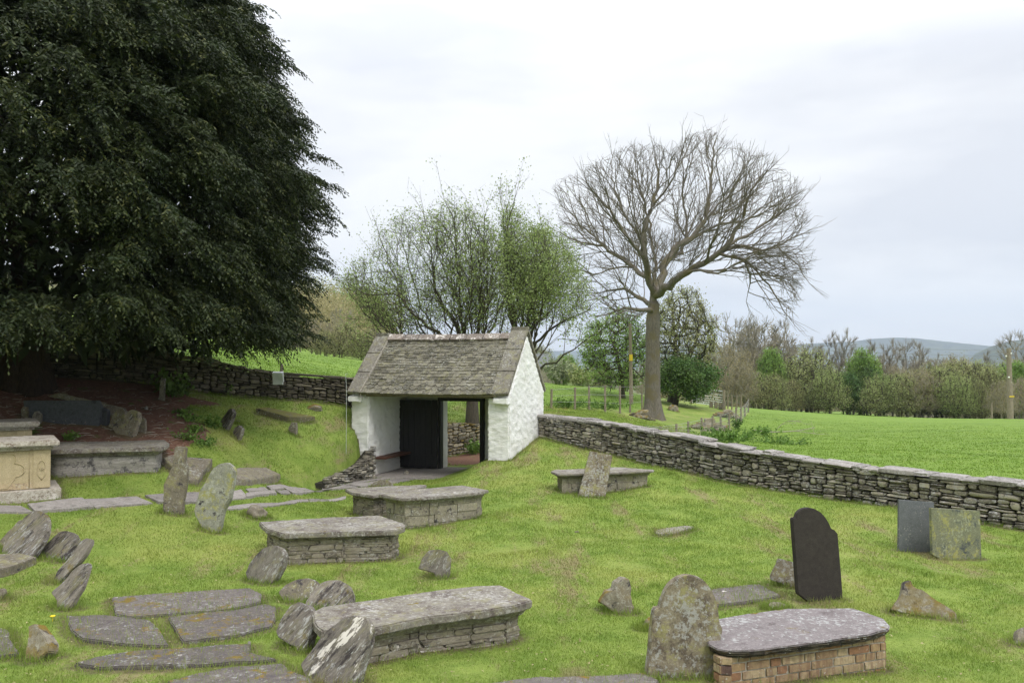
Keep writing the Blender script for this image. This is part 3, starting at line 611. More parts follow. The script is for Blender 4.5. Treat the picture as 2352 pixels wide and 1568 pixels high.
# ---------------------------------------------------------------- standing stones, outlines read off the photograph and set on the ground
def standing(name, tr, poly, anchor, label, mat, yaw=0, lean=0, thick=.07, cat='headstone', group=None, sink=.14, step=.035, amp=.008, soft=0, freq=6, stretch=(1, 1, 1), bevel=.008, parts=None, rnd=.5, depth=None, sharp=50):
    rnd = rng.uniform(.25, .75) if rnd == .5 else rnd
    g = gp(*tr(*anchor)); ya, le = math.radians(yaw), math.radians(lean)
    nrm = np.array([math.sin(ya) * math.cos(le), -math.cos(ya) * math.cos(le), math.sin(le)]); 
    pts = []
    if soft: poly = smooth_poly([np.array(q, float) for q in poly], soft)
    for q in poly:
        r = ray(*tr(*q)); tt = np.dot(g - CAMP, nrm) / np.dot(r, nrm); pts.append(CAMP + r * tt)
    pts = np.array(pts); up = np.array([0, 0, 1.]) - nrm * nrm[2]; up /= np.linalg.norm(up)
    h = (pts - g) @ up; lo = h.min(); hi = h.max()
    for i in range(len(pts)):
        if h[i] < lo + (hi - lo) * .14: pts[i] = pts[i] - up * sink
    A2 = 0
    back = pts - nrm * thick
    o = rough_solid(name, pts, back, mat, step=step, amp=amp, freq=freq, stretch=stretch, bevel=min(bevel, thick * .3), axes=None, origin=g, seed=anchor[0] * .01, rnd=rnd, sharp=sharp)
    tag(o, label, cat, group); return o, g, nrm, up
st = standing
# left foreground group
st('leaning_stone', Z3, [(0,410),(60,340),(130,270),(200,262),(230,300),(120,520),(0,470)], (60,490), 'pale slab half hidden behind the big lichen-splashed stone at the left edge', M['slate_brown'], yaw=-25, lean=28, thick=.06)
st('leaning_stone', Z3, [(10,520),(20,450),(90,340),(165,250),(215,210),(265,200),(300,225),(320,270),(315,340),(285,420),(225,505),(160,545),(60,548)], (120,540), 'large leaning stone splashed black and white with lichen, nearest the left edge', M['slate_streak'], yaw=-22, lean=30, thick=.08, amp=.01)
st('leaning_stone', Z3, [(232,520),(300,440),(350,400),(400,350),(450,342),(500,355),(516,390),(505,440),(480,490),(420,540),(330,535)], (380,540), 'mid-sized leaning stone with a lichened crown, right of the large splashed one', M['slate_streak'], yaw=-25, lean=32, thick=.08, amp=.01)
st('leaning_stone', Z3, [(345,700),(390,610),(450,540),(500,470),(545,410),(580,390),(618,400),(620,430),(590,490),(540,560),(480,610),(400,660)], (370,690), 'narrow stone leaning far to the right, behind its lower twin', M['slate_streak'], yaw=-20, lean=25, thick=.05, amp=.01)
st('leaning_stone', Z3, [(345,760),(420,690),(490,610),(550,565),(595,558),(606,575),(590,640),(555,740),(520,790),(450,870),(385,878),(385,820)], (420,872), 'low narrow stone leaning right beside the four flat ledgers', M['slate_streak'], yaw=-20, lean=25, thick=.05, amp=.01)
st('leaning_stone', Z3, [(190,985),(235,968),(265,1010),(300,1060),(326,1110),(318,1160),(270,1200),(240,1235),(200,1200),(180,1100)], (245,1225), 'stubby weathered stone with turf on its shoulder, bottom left', M['mossy'], yaw=-20, lean=25, thick=.12, amp=.012)
st('broken_stone', Z3, [(-20,740),(10,735),(24,765),(15,800),(-20,815)], (0,808), 'tip of a small stone cut by the left edge of the picture', M['slate_brown'], lean=10, thick=.08, soft=0)
# the tall pair by the path
st('headstone', Z1, [(1185,858),(1265,860),(1262,965),(1277,1000),(1270,1120),(1250,1240),(1247,1325),(1185,1318),(1120,1303),(1100,1270),(1112,1110),(1145,1040),(1172,985)], (1180,1316), 'tall narrow headstone with a square tenon top, beside the path', M['slate_brown'], yaw=8, lean=2, thick=.1, soft=0, amp=.012, bevel=.015)
st('headstone', Z1, [(1312,1290),(1345,1180),(1395,1090),(1440,1010),(1485,975),(1530,966),(1572,985),(1588,1020),(1580,1100),(1558,1210),(1515,1300),(1480,1400),(1470,1447),(1425,1447),(1400,1385),(1330,1340)], (1448,1440), 'tall rounded headstone mottled white and yellow, leaning right beside the square-topped one', M['yellow_stone'], yaw=-12, lean=6, thick=.1, amp=.012, bevel=.015)
# around the chest tombs
st('leaning_stone', Z4, [(35,720),(60,660),(110,590),(165,545),(225,530),(275,550),(297,600),(285,670),(245,750),(165,797),(100,770)], (165,792), 'oval leaning stone in front of the left end of the rough chest tomb', M['slate_lichen'], yaw=-28, lean=16, thick=.09)
st('headstone', Z4, [(1212,690),(1235,620),(1285,568),(1350,556),(1405,575),(1437,630),(1430,690),(1418,768),(1360,755),(1320,720)], (1370,755), 'small rounded headstone standing alone on the lawn', M['slate_lichen'], yaw=8, lean=12, thick=.09)
st('leaning_stone', Z4, [(258,850),(310,795),(380,762),(460,752),(515,765),(545,810),(520,880),(450,920),(370,900)], (420,915), 'low brown rounded stone, behind and left of the dark lichened one', M['slate_brown'], yaw=-12, lean=38, thick=.09)
st('leaning_stone', Z4, [(440,920),(480,860),(540,790),(600,764),(680,764),(740,800),(768,860),(772,930),(640,960),(500,950)], (640,960), 'rounded stone blotched black and orange, behind the head of the long tomb', M['slate_streak'], yaw=-5, lean=28, thick=.1)
st('leaning_stone', Z4, [(235,1110),(280,1020),(340,940),(400,912),(450,930),(490,980),(495,1060),(470,1150),(425,1290),(380,1220),(260,1160)], (400,1250), 'streaked stone with a white lichen edge at the head of the long tomb', M['slate_rim'], yaw=-22, lean=24, thick=.12, amp=.012)
st('leaning_stone', Z4, [(408,1330),(500,1210),(590,1110),(680,1030),(770,1000),(840,1020),(872,1080),(872,1160),(845,1260),(815,1370),(790,1470),(700,1560),(560,1500)], (640,1470), 'big leaning stone with a bright white lichen rim, nearest in front of the long tomb', M['slate_rim'], yaw=-26, lean=22, thick=.1, amp=.012)
boulder('stone', 100, 340, 150, 70, 'low brown stone lying in the grass beside the path', M['slate_brown'], tr=Z4)
st('headstone', Z4, [(762,275),(800,240),(845,225),(890,250),(915,305),(860,310),(790,300)], (840,300), 'little rounded stone at the left foot of the double-slab tomb', M['slate_brown'], lean=20, yaw=-10, thick=.1, sink=.25)
st('headstone', Z4, [(887,130),(905,105),(950,88),(1000,92),(1035,115),(1038,135),(960,150)], (960,140), 'half-buried rounded stone in front of the gatehouse path', M['slate_brown'], lean=8, thick=.12, sink=.25)
# right foreground
st('headstone', Z5, [(325,1060),(338,960),(345,860),(355,770),(365,700),(380,690),(400,690),(405,650),(425,600),(460,550),(510,518),(570,510),(630,530),(670,580),(700,650),(710,720),(715,780),(732,800),(725,850),(700,920),(690,1000),(678,1100),(500,1120)], (500,1060), 'large round-headed headstone thick with grey lichen, left of the brick tomb', M['headstone'], yaw=6, lean=3, thick=.09, soft=1, amp=.008, step=.03)
st('headstone', Z5, [(1108,212),(1110,204),(1128,203),(1130,188),(1142,168),(1165,153),(1195,148),(1228,154),(1262,174),(1290,205),(1310,240),(1318,262),(1338,268),(1342,280),(1352,284),(1375,560),(1386,684),(1300,665),(1137,612),(1122,400)], (1260,650), 'tall black slate headstone with an arched, shouldered top', M['black_slate'], yaw=18, lean=-1, thick=.055, soft=0, amp=.001, bevel=.008, step=.08)
st('broken_stone', Z5, [(1030,420),(1130,445),(1180,520),(1180,615),(1140,605),(1080,565),(988,535),(988,520)], (1090,575), 'tilted rectangular stone half hidden behind the black headstone', M['headstone'], yaw=-8, lean=12, thick=.07, soft=0)
st('headstone', Z5, [(1680,105),(1870,120),(1860,395),(1765,385),(1676,370)], (1770,385), 'plain grey square-topped slate headstone, left one of the pair by the wall', M['grey_slate'], yaw=4, lean=1, thick=.04, soft=0, amp=.001, bevel=.004, step=.1)
st('headstone', Z5, [(1852,150),(2117,165),(2125,447),(1990,425),(1860,400)], (1990,425), 'square-topped slate headstone crusted yellow-green, right one of the pair', M['green_slate'], yaw=10, lean=2, thick=.05, soft=0, amp=.0015, bevel=.005, step=.1)
st('broken_stone', Z5, [(75,655),(110,600),(150,590),(160,550),(195,525),(230,530),(240,570),(235,620),(255,680),(250,735),(205,720),(130,690)], (200,715), 'jagged stump of a broken headstone on the lawn', M['mossy'], yaw=10, lean=8, thick=.14, amp=.022, sharp=40, soft=0)
st('broken_stone', Z5, [(1640,700),(1690,620),(1710,545),(1740,535),(1760,570),(1830,600),(1880,650),(1960,690),(1993,720),(1975,780),(1930,790),(1840,740),(1740,720)], (1830,735), 'broken stone shard with tufts of orange moss, right of the brick tomb', M['mossy'], yaw=-15, lean=22, thick=.12, amp=.02, sharp=40, soft=0)
st('broken_stone', Z5, [(2275,875),(2320,810),(2352,790),(2400,780),(2420,890)], (2350,885), 'dark stone corner cut by the right edge of the picture', M['slate_brown'], yaw=-10, lean=25, thick=.1, soft=0)
boulder('stone', 1030, 695, 100, 30, 'small flat-topped stone peeping out behind the brick tomb', M['slate_brown'], tr=Z5)
boulder('stone', 335, 800, 60, 55, 'small mossy lump behind the left shoulder of the round-headed headstone', M['mossy'], tr=Z5)
boulder('stone', 2287, 447, 30, 12, 'tiny stone lying in the middle of the lawn', M['slate_brown'], tr=Z4)
boulder('stone', 680, 1318, 46, 34, 'rounded cobble holding the gatehouse door open', M['slate_brown'], tr=Z2)
boulder('stone', 63, 1205, 24, 22, 'little white pebble between the flat ledgers', M['coping'], tr=Z4)
boulder('stone', 990, 605, 24, 22, 'small pale stone on the brown needle litter', M['coping'], tr=Z1)
boulder('stone', 1612, 700, 36, 22, 'small stone between the two leaning stones on the bank', M['slate_brown'], tr=Z1)
# right: chest tomb by the wall with a loose slab across it
st('leaning_slab', ID, [(1355,1035),(1407,1045),(1386,1146),(1323,1138)], (1352,1141), 'lichen-spotted slab propped across the middle of the far chest tomb', M['headstone'], yaw=4, lean=14, thick=.06, soft=0, bevel=.008, amp=.003)
# on the bank and under the yew
st('leaning_stone', Z1, [(1485,705),(1510,660),(1545,612),(1570,598),(1580,625),(1565,680),(1525,738),(1500,730)], (1515,735), 'thin leaning stone, larger of the two on the grassy bank', M['slate_streak'], yaw=-35, lean=14, thick=.1)
st('leaning_stone', Z1, [(1575,770),(1590,730),(1615,712),(1638,735),(1630,780),(1605,808),(1580,800)], (1602,803), 'small upright stone with a white side, lower of the two on the bank', M['slate_streak'], yaw=-30, lean=10, thick=.1)
st('broken_stone', Z1, [(1955,735),(1975,695),(2005,695),(2008,775),(1985,780),(1960,755)], (1990,776), 'mossy stump under the end of the moss-covered slab on the bank', M['mossy'], yaw=-10, thick=.12, soft=0)
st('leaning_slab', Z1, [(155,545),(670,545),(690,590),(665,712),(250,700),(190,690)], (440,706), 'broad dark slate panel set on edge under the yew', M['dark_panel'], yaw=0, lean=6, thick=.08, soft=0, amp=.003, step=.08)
st('leaning_slab', Z1, [(325,515),(395,493),(845,595),(855,640),(780,640),(460,545)], (640,640), 'long fallen slab propped against the back of the dark panel', M['slate_brown'], yaw=0, lean=15, thick=.08, soft=0, step=.08, sink=.3)
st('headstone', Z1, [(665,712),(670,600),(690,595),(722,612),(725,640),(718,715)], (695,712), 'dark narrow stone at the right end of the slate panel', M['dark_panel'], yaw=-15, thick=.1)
st('headstone', Z1, [(735,720),(760,650),(790,605),(830,597),(848,615),(850,740),(800,745)], (780,735), 'brown round-shouldered headstone, left half of the leaning pair under the yew', M['slate_brown'], yaw=-14, lean=14, thick=.1)
st('headstone', Z1, [(760,735),(840,680),(865,620),(900,603),(935,620),(940,660),(925,720),(890,795),(840,775)], (865,785), 'headstone with a pale edge, front half of the leaning pair under the yew', M['slate_brown'], yaw=-18, lean=16, thick=.1)
st('headstone', Z1, [(940,665),(965,658),(985,680),(985,740),(975,765),(935,765)], (960,762), 'little grey stone tucked behind the leaning pair', M['slate_brown'], lean=5, thick=.08)
st('headstone', Z1, [(138,610),(155,585),(185,590),(190,660),(150,664)], (165,662), 'small stone at the left end of the dark slate panel', M['slate_brown'], lean=4, thick=.08)
st('headstone', Z1, [(218,650),(230,622),(255,617),(278,640),(275,700),(225,700)], (250,695), 'small round stone standing before the dark slate panel', M['slate_lichen'], lean=4, thick=.07)
st('headstone', Z1, [(1090,395),(1117,395),(1112,545),(1070,545)], (1090,543), 'thin post-like stone standing alone near the wall beneath the yew', M['slate_lichen'], yaw=4, thick=.08, soft=0)
st('headstone', Z1, [(500,250),(560,240),(590,262),(590,330),(510,325)], (550,330), 'dim round-topped stone against the wall in the deepest yew shade', M['slate_brown'], thick=.1)
# ---------------------------------------------------------------- flat ledgers in the turf
def ledger(name, tr, poly, label, mat, t=.05, up=.03, cat='ledger stone', soft=0, amp=.009, group='flat ledger stones', tilt=None):
    P3 = np.array([gp(*tr(*q)) for q in (smooth_poly([np.array(p, float) for p in poly], soft) if soft else poly)])
    cen = P3.mean(0); A = np.c_[P3[:, :2] - cen[:2], np.ones(len(P3))]; co, *_ = np.linalg.lstsq(A, P3[:, 2], rcond=None)
    zf = A @ co
    top = np.c_[P3[:, :2], zf + up]; 
    if tilt is not None: top[:, 2] += tilt[0] * (top[:, 0] - cen[0]) + tilt[1] * (top[:, 1] - cen[1]) + tilt[2]
    bot = top - np.array([0, 0, t + up])
    nv = np.array([0, 0, 1.])
    o = rough_solid(name, list(top), list(bot), mat, step=.06, amp=amp, freq=4, bevel=.01, axes=[(1, 0, 0), (0, 1, 0)], origin=cen, seed=poly[0][0] * .01, rnd=rng.uniform(.3, .7))
    EXCL.append([tuple(p) for p in top[:, :2]]); return tag(o, label, cat, group)
ledger('ledger_stone', Z3, [(760,812),(900,800),(1180,776),(1450,758),(1700,752),(1775,795),(1765,845),(1560,890),(1200,915),(900,950),(785,935)], 'widest flat ledger with orange moss on its upper left corner', M['slab_mossy'])
ledger('ledger_stone', Z3, [(445,928),(700,935),(1010,965),(1080,1030),(1150,1138),(1000,1140),(860,1128),(560,1100),(480,1040)], 'flat ledger on the left of the middle row of ledgers', M['slab_flat'])
ledger('ledger_stone', Z3, [(1142,945),(1300,920),(1560,900),(1800,858),(1870,875),(1870,950),(1840,1008),(1600,1070),(1450,1092),(1245,1115),(1200,1060)], 'flat ledger with white lichen dots, right of the middle row', M['slab_mossy'])
ledger('ledger_stone', Z3, [(500,1268),(650,1225),(870,1180),(1300,1150),(1700,1128),(1700,1190),(1880,1235),(1400,1270),(1000,1285),(680,1292)], 'long flat ledger, fourth down from the widest one', M['slab_mossy'])
ledger('ledger_stone', Z3, [(1130,1390),(1350,1330),(1560,1290),(1920,1263),(1960,1310),(2110,1372),(2150,1420),(1200,1460)], 'flat ledger cut by the bottom edge, beside the big white-rimmed stone', M['slab_flat'])
ledger('ledger_stone', ID, [(1100,1580),(1240,1563),(1345,1560),(1480,1552),(1512,1570),(1500,1600),(1100,1600)], 'mossy flat slab at the bottom edge left of the round-headed headstone', M['slab_flat'])
ledger('ledger_stone', Z3, [(-80,1020),(0,1015),(60,1040),(70,1100),(130,1180),(120,1200),(0,1215),(-80,1220)], 'flat slab at the left edge, beside the stubby turf-capped stone', M['slab_flat'])
ledger('ledger_stone', Z3, [(-60,560),(0,552),(130,545),(250,570),(180,600),(60,650),(-60,670)], 'raised splintered slab at the left edge below the splashed stones', M['slate_brown'], t=.1, up=.09)
ledger('ledger_stone', Z5, [(640,610),(700,592),(930,573),(1045,632),(900,660),(720,682),(640,690)], 'smooth pale ledger between the two large headstones', M['slab_flat'], soft=0)
ledger('ledger_stone', Z5, [(365,285),(400,275),(545,255),(580,262),(500,290),(440,302),(375,298)], 'narrow flat stone fragment lying in the upper lawn', M['slab_top'], up=.04)
ledger('ledger_stone', Z1, [(1100,985),(1170,970),(1300,985),(1440,1005),(1390,1060),(1340,1118),(1280,1112),(1200,1050)], 'rough tilted slab behind the square-topped headstone', M['slate_brown'], t=.12, up=.06, tilt=(.0, .1, .06), soft=0)
ledger('ledger_stone', Z1, [(1560,1050),(1630,1035),(1800,1048),(1905,1075),(1890,1095),(1700,1125),(1560,1125)], 'thick low slab on the bank, right of the mottled leaning headstone', M['slate_brown'], t=.1, up=.12, soft=0)
ledger('ledger_stone', Z1, [(1735,632),(1800,622),(2140,685),(2080,695),(1960,690)], 'moss-covered slab raised on the grassy bank below the wall', M['moss_slab'], t=.06, up=.12, soft=0)
boulder('tree_stump', 2125, 605, 130, 30, 'low mossy tree stump on the bank below the wall', M['mossy'], tr=Z1, cat='stump')
# ---------------------------------------------------------------- chest tombs
def masonry(mb, poly, z0, z1, kind, closed=True, depth=.09):
    n = len(poly)
    for e in range(n):
        a = np.array(poly[e], float); b = np.array(poly[(e + 1) % n], float); L = np.linalg.norm(b - a)
        if L < .04: continue
        T = (b - a) / L; Nn = np.array([T[1], -T[0]])
        z = z0; row = 0
        while z < z1 - .012:
            if kind == 'brick': h = .068; gap = .013
            elif kind == 'block': h = rng.uniform(.12, .17); gap = .002
            elif kind == 'schist': h = rng.uniform(.09, .2); gap = .002
            else: h = rng.uniform(.025, .07); gap = .001
            if z + h > z1 - .02: h = z1 - z
            s = -rng.uniform(0, .2)
            while s < L:
                if kind == 'brick': l = .215 if rng.random() < .62 else .104
                elif kind == 'block': l = rng.uniform(.22, .42)
                elif kind == 'schist': l = rng.uniform(.5, 1.3)
                else: l = rng.uniform(.12, .5)
                s0, s1 = max(s, 0), min(s + l, L)
                if s1 - s0 > .02:
                    c0 = a + T * (s0 + s1) / 2 - Nn * (depth / 2 + rng.uniform(-.004, .004) * (1 if kind == 'brick' else 3))
                    ax = (np.array([*T, 0]) * ((s1 - s0) / 2 - gap / 2), np.array([*Nn, 0]) * depth / 2, np.array([0, 0, h / 2 - gap / 2]))
                    if kind == 'brick': mb.rock([c0[0], c0[1], z + h / 2], ax, rng.random(), .02, .97)
                    else: mb.rock([c0[0], c0[1], z + h / 2], ax, rng.random(), .05 if kind in ('block', 'schist') else .1, .96 if kind in ('block', 'schist') else .9)
                s += l
            z += h; row += 1
def shrink(poly, d):
    c0 = np.mean(poly, axis=0); out = []
    n = len(poly)
    for i in range(n):
        p0, p1, p2 = np.array(poly[i - 1]), np.array(poly[i]), np.array(poly[(i + 1) % n])
        e1 = (p1 - p0) / (np.linalg.norm(p1 - p0) + 1e-9); e2 = (p2 - p1) / (np.linalg.norm(p2 - p1) + 1e-9); n1 = np.array([-e1[1], e1[0]]); n2 = np.array([-e2[1], e2[0]])
        m = n1 + n2; m = m / (np.dot(m, n1) + 1e-6)
        if np.linalg.norm(m) > 2: m = m / np.linalg.norm(m) * 2
        out.append(p1 + m * d)
    return out
def tomb(tr, poly, ref, label, mtop, mbody, kind, t=.07, inset=.09, body=None, under=.04, soft=0, amp=.008, group='chest tombs', splinter=0, zt=None, medge=None, bodypx=None):
    """ref: (index of a slab corner, its distance)"""
    if zt is None: q = P(*tr(*poly[ref[0]]), ref[1]); zt = q[2]
    pp = []
    for p in (smooth_poly([np.array(x, float) for x in poly], soft) if soft else poly):
        r = ray(*tr(*p)); pp.append((CAMP + r * ((zt - CAMZ) / r[2])))
    pp = np.array(pp); area = sum(pp[i][0] * pp[(i+1) % len(pp)][1] - pp[(i+1) % len(pp)][0] * pp[i][1] for i in range(len(pp)))
    if area < 0: pp = pp[::-1]
    cen = pp.mean(0); g = np.array([cen[0], cen[1], h1(cen[0], cen[1])]); root = empty('chest_tomb', g, label, 'tomb', group)
    rough_solid('top_slab', list(pp), [p - np.array([0, 0, .016 if splinter else t]) for p in pp], mtop, step=.06, amp=amp, freq=5, bevel=.012, axes=[(1, 0, 0), (0, 1, 0)], origin=g, parent=root, seed=cen[0])
    xy = [p[:2] for p in pp]
    if under:
        u = shrink(xy, inset * .45)
        rough_solid('slab_moulding', [np.array([*p, zt - t + .004]) for p in u], [np.array([*p, zt - t - under]) for p in shrink(xy, inset * .8)], medge or mtop, step=.1, amp=amp, freq=6, bevel=.004, axes=[(1, 0, 0), (0, 1, 0)], origin=g, parent=root)
    if bodypx:
        body = [(CAMP + ray(*tr(*p)) * ((zt - CAMZ) / ray(*tr(*p))[2]))[:2] for p in bodypx]
        ar = sum(body[i][0] * body[(i+1) % len(body)][1] - body[(i+1) % len(body)][0] * body[i][1] for i in range(len(body)))
        if ar < 0: body = body[::-1]
    bp = shrink(xy if body is None else [np.array(b) for b in body], inset); 
    zlow = min(float(H([p[0]], [p[1]])[0]) for p in bp) - .08; ztop = zt - t - under + .004
    if medge is M['slab_edge'] and splinter:
        for k in range(splinter):
            u = shrink(xy, .008 * k + rng.uniform(0, .012)); z_ = zt - .018 - k * t * .85 / splinter
            rough_solid('slab_edge', [np.array([*p, z_]) for p in u], [np.array([*p, z_ - t * .7 / splinter]) for p in u], medge, step=.05, amp=.012, freq=7, bevel=.002, axes=[(1, 0, 0), (0, 1, 0)], origin=g, parent=root, seed=k * 2.3)
    if kind == 'solid':
        rough_solid('body', [np.array([*p, ztop]) for p in bp], [np.array([*p, zlow]) for p in bp], mbody, step=.05, amp=.03, freq=2.2, stretch=(.6, .6, 3.2), bevel=.02, axes=[(1, 0, 0), (0, 1, 0), (0, 0, 1)], origin=g, parent=root, sharp=40, oct2=.5)
        EXCL.append([tuple(p) for p in bp]); return root, g, bp, zt
    mb = MB(); masonry(mb, bp, zlow, ztop, kind); mb.build('body', mbody, g, root, smooth=True, sharp=40 if kind == 'brick' else 50)
    mb = MB(); mb.prism(shrink(bp, .012 if kind == 'brick' else .03), zlow, ztop - .01); mb.build('core', M['mortar'] if kind in ('brick', 'block', 'rubble', 'schist') else M['wall_core'], g, root)
    EXCL.append([tuple(p) for p in bp]); return root, g, bp, zt
# long tomb in the middle foreground
tomb(Z4, [(490,985),(500,1060),(560,1110),(880,1098),(1250,1020),(1850,945),(1990,905),(1770,800),(1600,803),(1100,870),(800,915),(560,945)], (6, 7.55), 'long rough-slabbed chest tomb in the centre foreground with leaning stones at its head', M['slab_top'], M['tomb_stone'], 'rubble', t=.075, inset=.1, under=.06, amp=.009)
tomb(Z4, [(130,372),(180,420),(300,455),(700,440),(1060,430),(1125,405),(1115,385),(945,330),(560,345)], (2, 10.6), 'rough rubble chest tomb with a clipped slab, left of the lone small headstone', M['slab_top'], M['tomb_stone'], 'rubble', t=.07, inset=.09, under=.0)
tomb(Z4, [(935,185),(1100,215),(1300,205),(1640,172),(1688,155),(1640,148),(1510,125),(1385,133),(1200,150)], (1, 13.2), 'squared-block chest tomb, right half of the pair with the overlapping slabs', M['slab_top'], M['tomb_block'], 'block', t=.05, inset=.1, under=.06)
tomb(Z4, [(712,150),(750,172),(900,197),(1000,180),(1200,150),(1270,122),(1120,125),(900,135),(775,142)], (1, 14.3), 'low chest tomb with a splintered slab edge, left half of the overlapping pair', M['slab_top'], M['tomb_stone'], 'rubble', t=.05, inset=.12, under=.04)
tomb(ID, [(1265,1082),(1280,1089),(1385,1086),(1500,1081),(1503,1078),(1418,1072),(1275,1078)], (2, 16.6), 'far chest tomb near the right wall, its slab broken behind a propped slab', M['slab_top'], M['tomb_block'], 'block', t=.04, inset=.13, under=.06)
tomb(Z5, [(655,880),(700,903),(760,915),(870,918),(1250,870),(1520,829),(1628,798),(1632,778),(1600,745),(1515,712),(1430,686),(1250,688),(1080,690),(860,716),(705,742),(625,800)], (6, 6.75), 'brick chest tomb with a purple-grey slate slab, bottom right corner', M['slab_purple'], M['brick'], 'brick', t=.055, inset=.035, under=.0, amp=.006, splinter=4, medge=M['slab_edge'], bodypx=[(690,930),(1640,800),(1520,695),(670,770)])
tomb(Z1, [(340,880),(420,880),(1090,862),(1130,852),(1150,835),(1120,812),(900,812),(440,822),(250,830),(250,870)], (2, 14.3), 'chest tomb of great rough schist slabs, behind the carved yellow tomb', M['slab_top'], M['tomb_schist'], 'solid', t=.075, inset=.11, under=.06)
# carved yellow ashlar tombs
def carved(px_r, d, length, width, ztop, zbase, label, yaw, detail=True):
    q = P(px_r, 1100, d); g = np.array([q[0], q[1], zbase]); root = empty('carved_tomb', g, label, 'tomb', 'carved yellow stone tombs')
    ya = math.radians(yaw); T = -np.array([math.cos(ya), math.sin(ya), 0]); B = np.array([-T[1], T[0], 0]); B = B if B[1] > 0 else -B     # T runs left along the front, B to the back
    def Q(a, b, z): return g + T * a + B * b + np.array([0, 0, z])
    hgt = ztop - zbase
    def bx(name, a0, a1, b0, b1, z0, z1, mat, step=.12, amp=.003, bevel=.01, par=root): return rough_solid(name, [Q(a0, b0, z0), Q(a1, b0, z0), Q(a1, b0, z1), Q(a0, b0, z1)], [Q(a0, b1, z0), Q(a1, b1, z0), Q(a1, b1, z1), Q(a0, b1, z1)], mat, step=step, amp=amp, bevel=bevel, axes=[T, B, (0, 0, 1)], origin=g, parent=par, freq=6)
    bx('plinth', -.16, length + .16, -.14, width + .14, -.25, .085, M['gold_cap'], amp=.008)
    bo = bx('body', 0, length, 0, width, .088, hgt - .15, M['gold'])
    bx('weathered_base', -.004, length + .004, -.004, width, .09, .2, M['gold_low'], par=root)
    bx('cornice', -.05, length + .05, -.05, width + .05, hgt - .147, hgt - .1, M['gold_cap'], amp=.005)
    bx('cap', -.13, length + .13, -.13, width + .13, hgt - .096, hgt, M['gold_cap'], amp=.009, bevel=.022)
    # corner pilaster with a pointed panel and a flower
    pl = bx('pilaster', -.015, .22, -.02, .1, .1, hgt - .153, M['gold'], bevel=.006, amp=.001)
    def ribbon(name, pts, w=.012, dep=-.03, par=pl):
        mb = MB()
        mb.tube([Q(a, dep, z) for a, z in pts], w, 5); mb.build(name, M['gold'], g, par, smooth=True)
    if not detail: return root
    arch = [(.05, .45)] + [(.105 - .055 * math.cos(k / 8 * PI * .5), .45 + .14 * math.sin(k / 8 * PI * .5)) for k in range(9)] + [(.105 + .055 * math.sin(k / 8 * PI * .5), .59 - .0 - .14 * (1 - math.cos(k / 8 * PI * .5))) for k in range(9)] + [(.16, .38), (.105, .3), (.05, .38), (.05, .45)]
    sc_ = (hgt - .2) / .62
    ribbon('pointed_panel', [(a, .1 + (z - .18) * sc_) for a, z in arch], .007, -.024)
    mb = MB()
    for k in range(6): q_ = 2 * PI * k / 6; mb.rock(Q(.105 + .022 * math.cos(q_), -.026, .1 + .29 * sc_ + .022 * math.sin(q_)), (T * .012, B * .008, np.array([0, 0, .012])), .5, .02, .7)
    mb.rock(Q(.105, -.03, .1 + .29 * sc_), (T * .009, B * .008, np.array([0, 0, .009])), .5, .02, .7); mb.build('carved_flower', M['gold'], g, pl, smooth=True)
    # lobed field panel on the long side
    w0, zc, hh = .3, .1 + (hgt - .25) / 2, (hgt - .3) / 2
    pts = [(length - .02, zc + hh)] + [(w0 + .26, zc + hh)] + [(w0 + .26 - .12 * math.sin(k / 6 * PI / 2), zc + hh - .1 * (1 - math.cos(k / 6 * PI / 2))) for k in range(7)] + [(w0 + .16 - .13 * math.sin(k / 10 * PI), zc + .1 * math.cos(k / 10 * PI)) for k in range(11)] + [(w0 + .16, zc - .13)] + [(w0 + .26, zc - hh), (length - .02, zc - hh)]
    ribbon('lobed_panel', pts, .011, -.002, bo)
    ribbon('panel_frame', [(w0 - .03, zc - hh - .02), (w0 - .03, zc + hh + .03), (length - .02, zc + hh + .03)], .009, -.002, bo)
    return root
# ---------------------------------------------------------------- flagged path
def path_strip(mb, up_, lo_, tr_u, tr_l, cutn, h=.035):
    u = [gp(*tr_u(*q)) for q in up_]; l = [gp(*tr_l(*q)) for q in lo_]
    u, Lu = resample(u, 300); l, Ll = resample(l, 300)
    cuts = np.cumsum(rng.uniform(.6, 1.4, cutn)); cuts = np.r_[0, cuts / cuts[-1]] * 299
    for k in range(cutn):
        splits = [0, 1] if rng.random() < .55 else [0, rng.uniform(.35, .65), 1]
        for s0, s1 in zip(splits[:-1], splits[1:]):
            a0, a1 = cuts[k] + rng.uniform(-2, 2) * 1.5 + .6, cuts[k + 1] + rng.uniform(-2, 2) * 1.5 - .6
            a0, a1 = np.clip([a0, a1], 0, 299); m = 7; pl = []
            for i in range(m): x = a0 + (a1 - a0) * i / (m - 1); w = s0 + rng.uniform(.0, .09) + .02; pl.append(u[int(x)] * (1 - w) + l[int(x)] * w)
            sk = rng.uniform(-3, 3)
            for i in range(m): x = np.clip(a1 + sk - (a1 - a0) * i / (m - 1), 0, 299); w = s1 - rng.uniform(.0, .09) - .02; pl.append(u[int(x)] * (1 - w) + l[int(x)] * w)
            pl = np.array(pl); z = [float(h1(p[0], p[1])) for p in pl]; tl = rng.uniform(-.01, .012)
            zz = np.array(z) + h + tl
            mb.prism([tuple(p[:2]) for p in pl], list(zz - .09), list(zz), rng.random()); EXCL.append([tuple(p[:2]) for p in pl])
pm = MB()
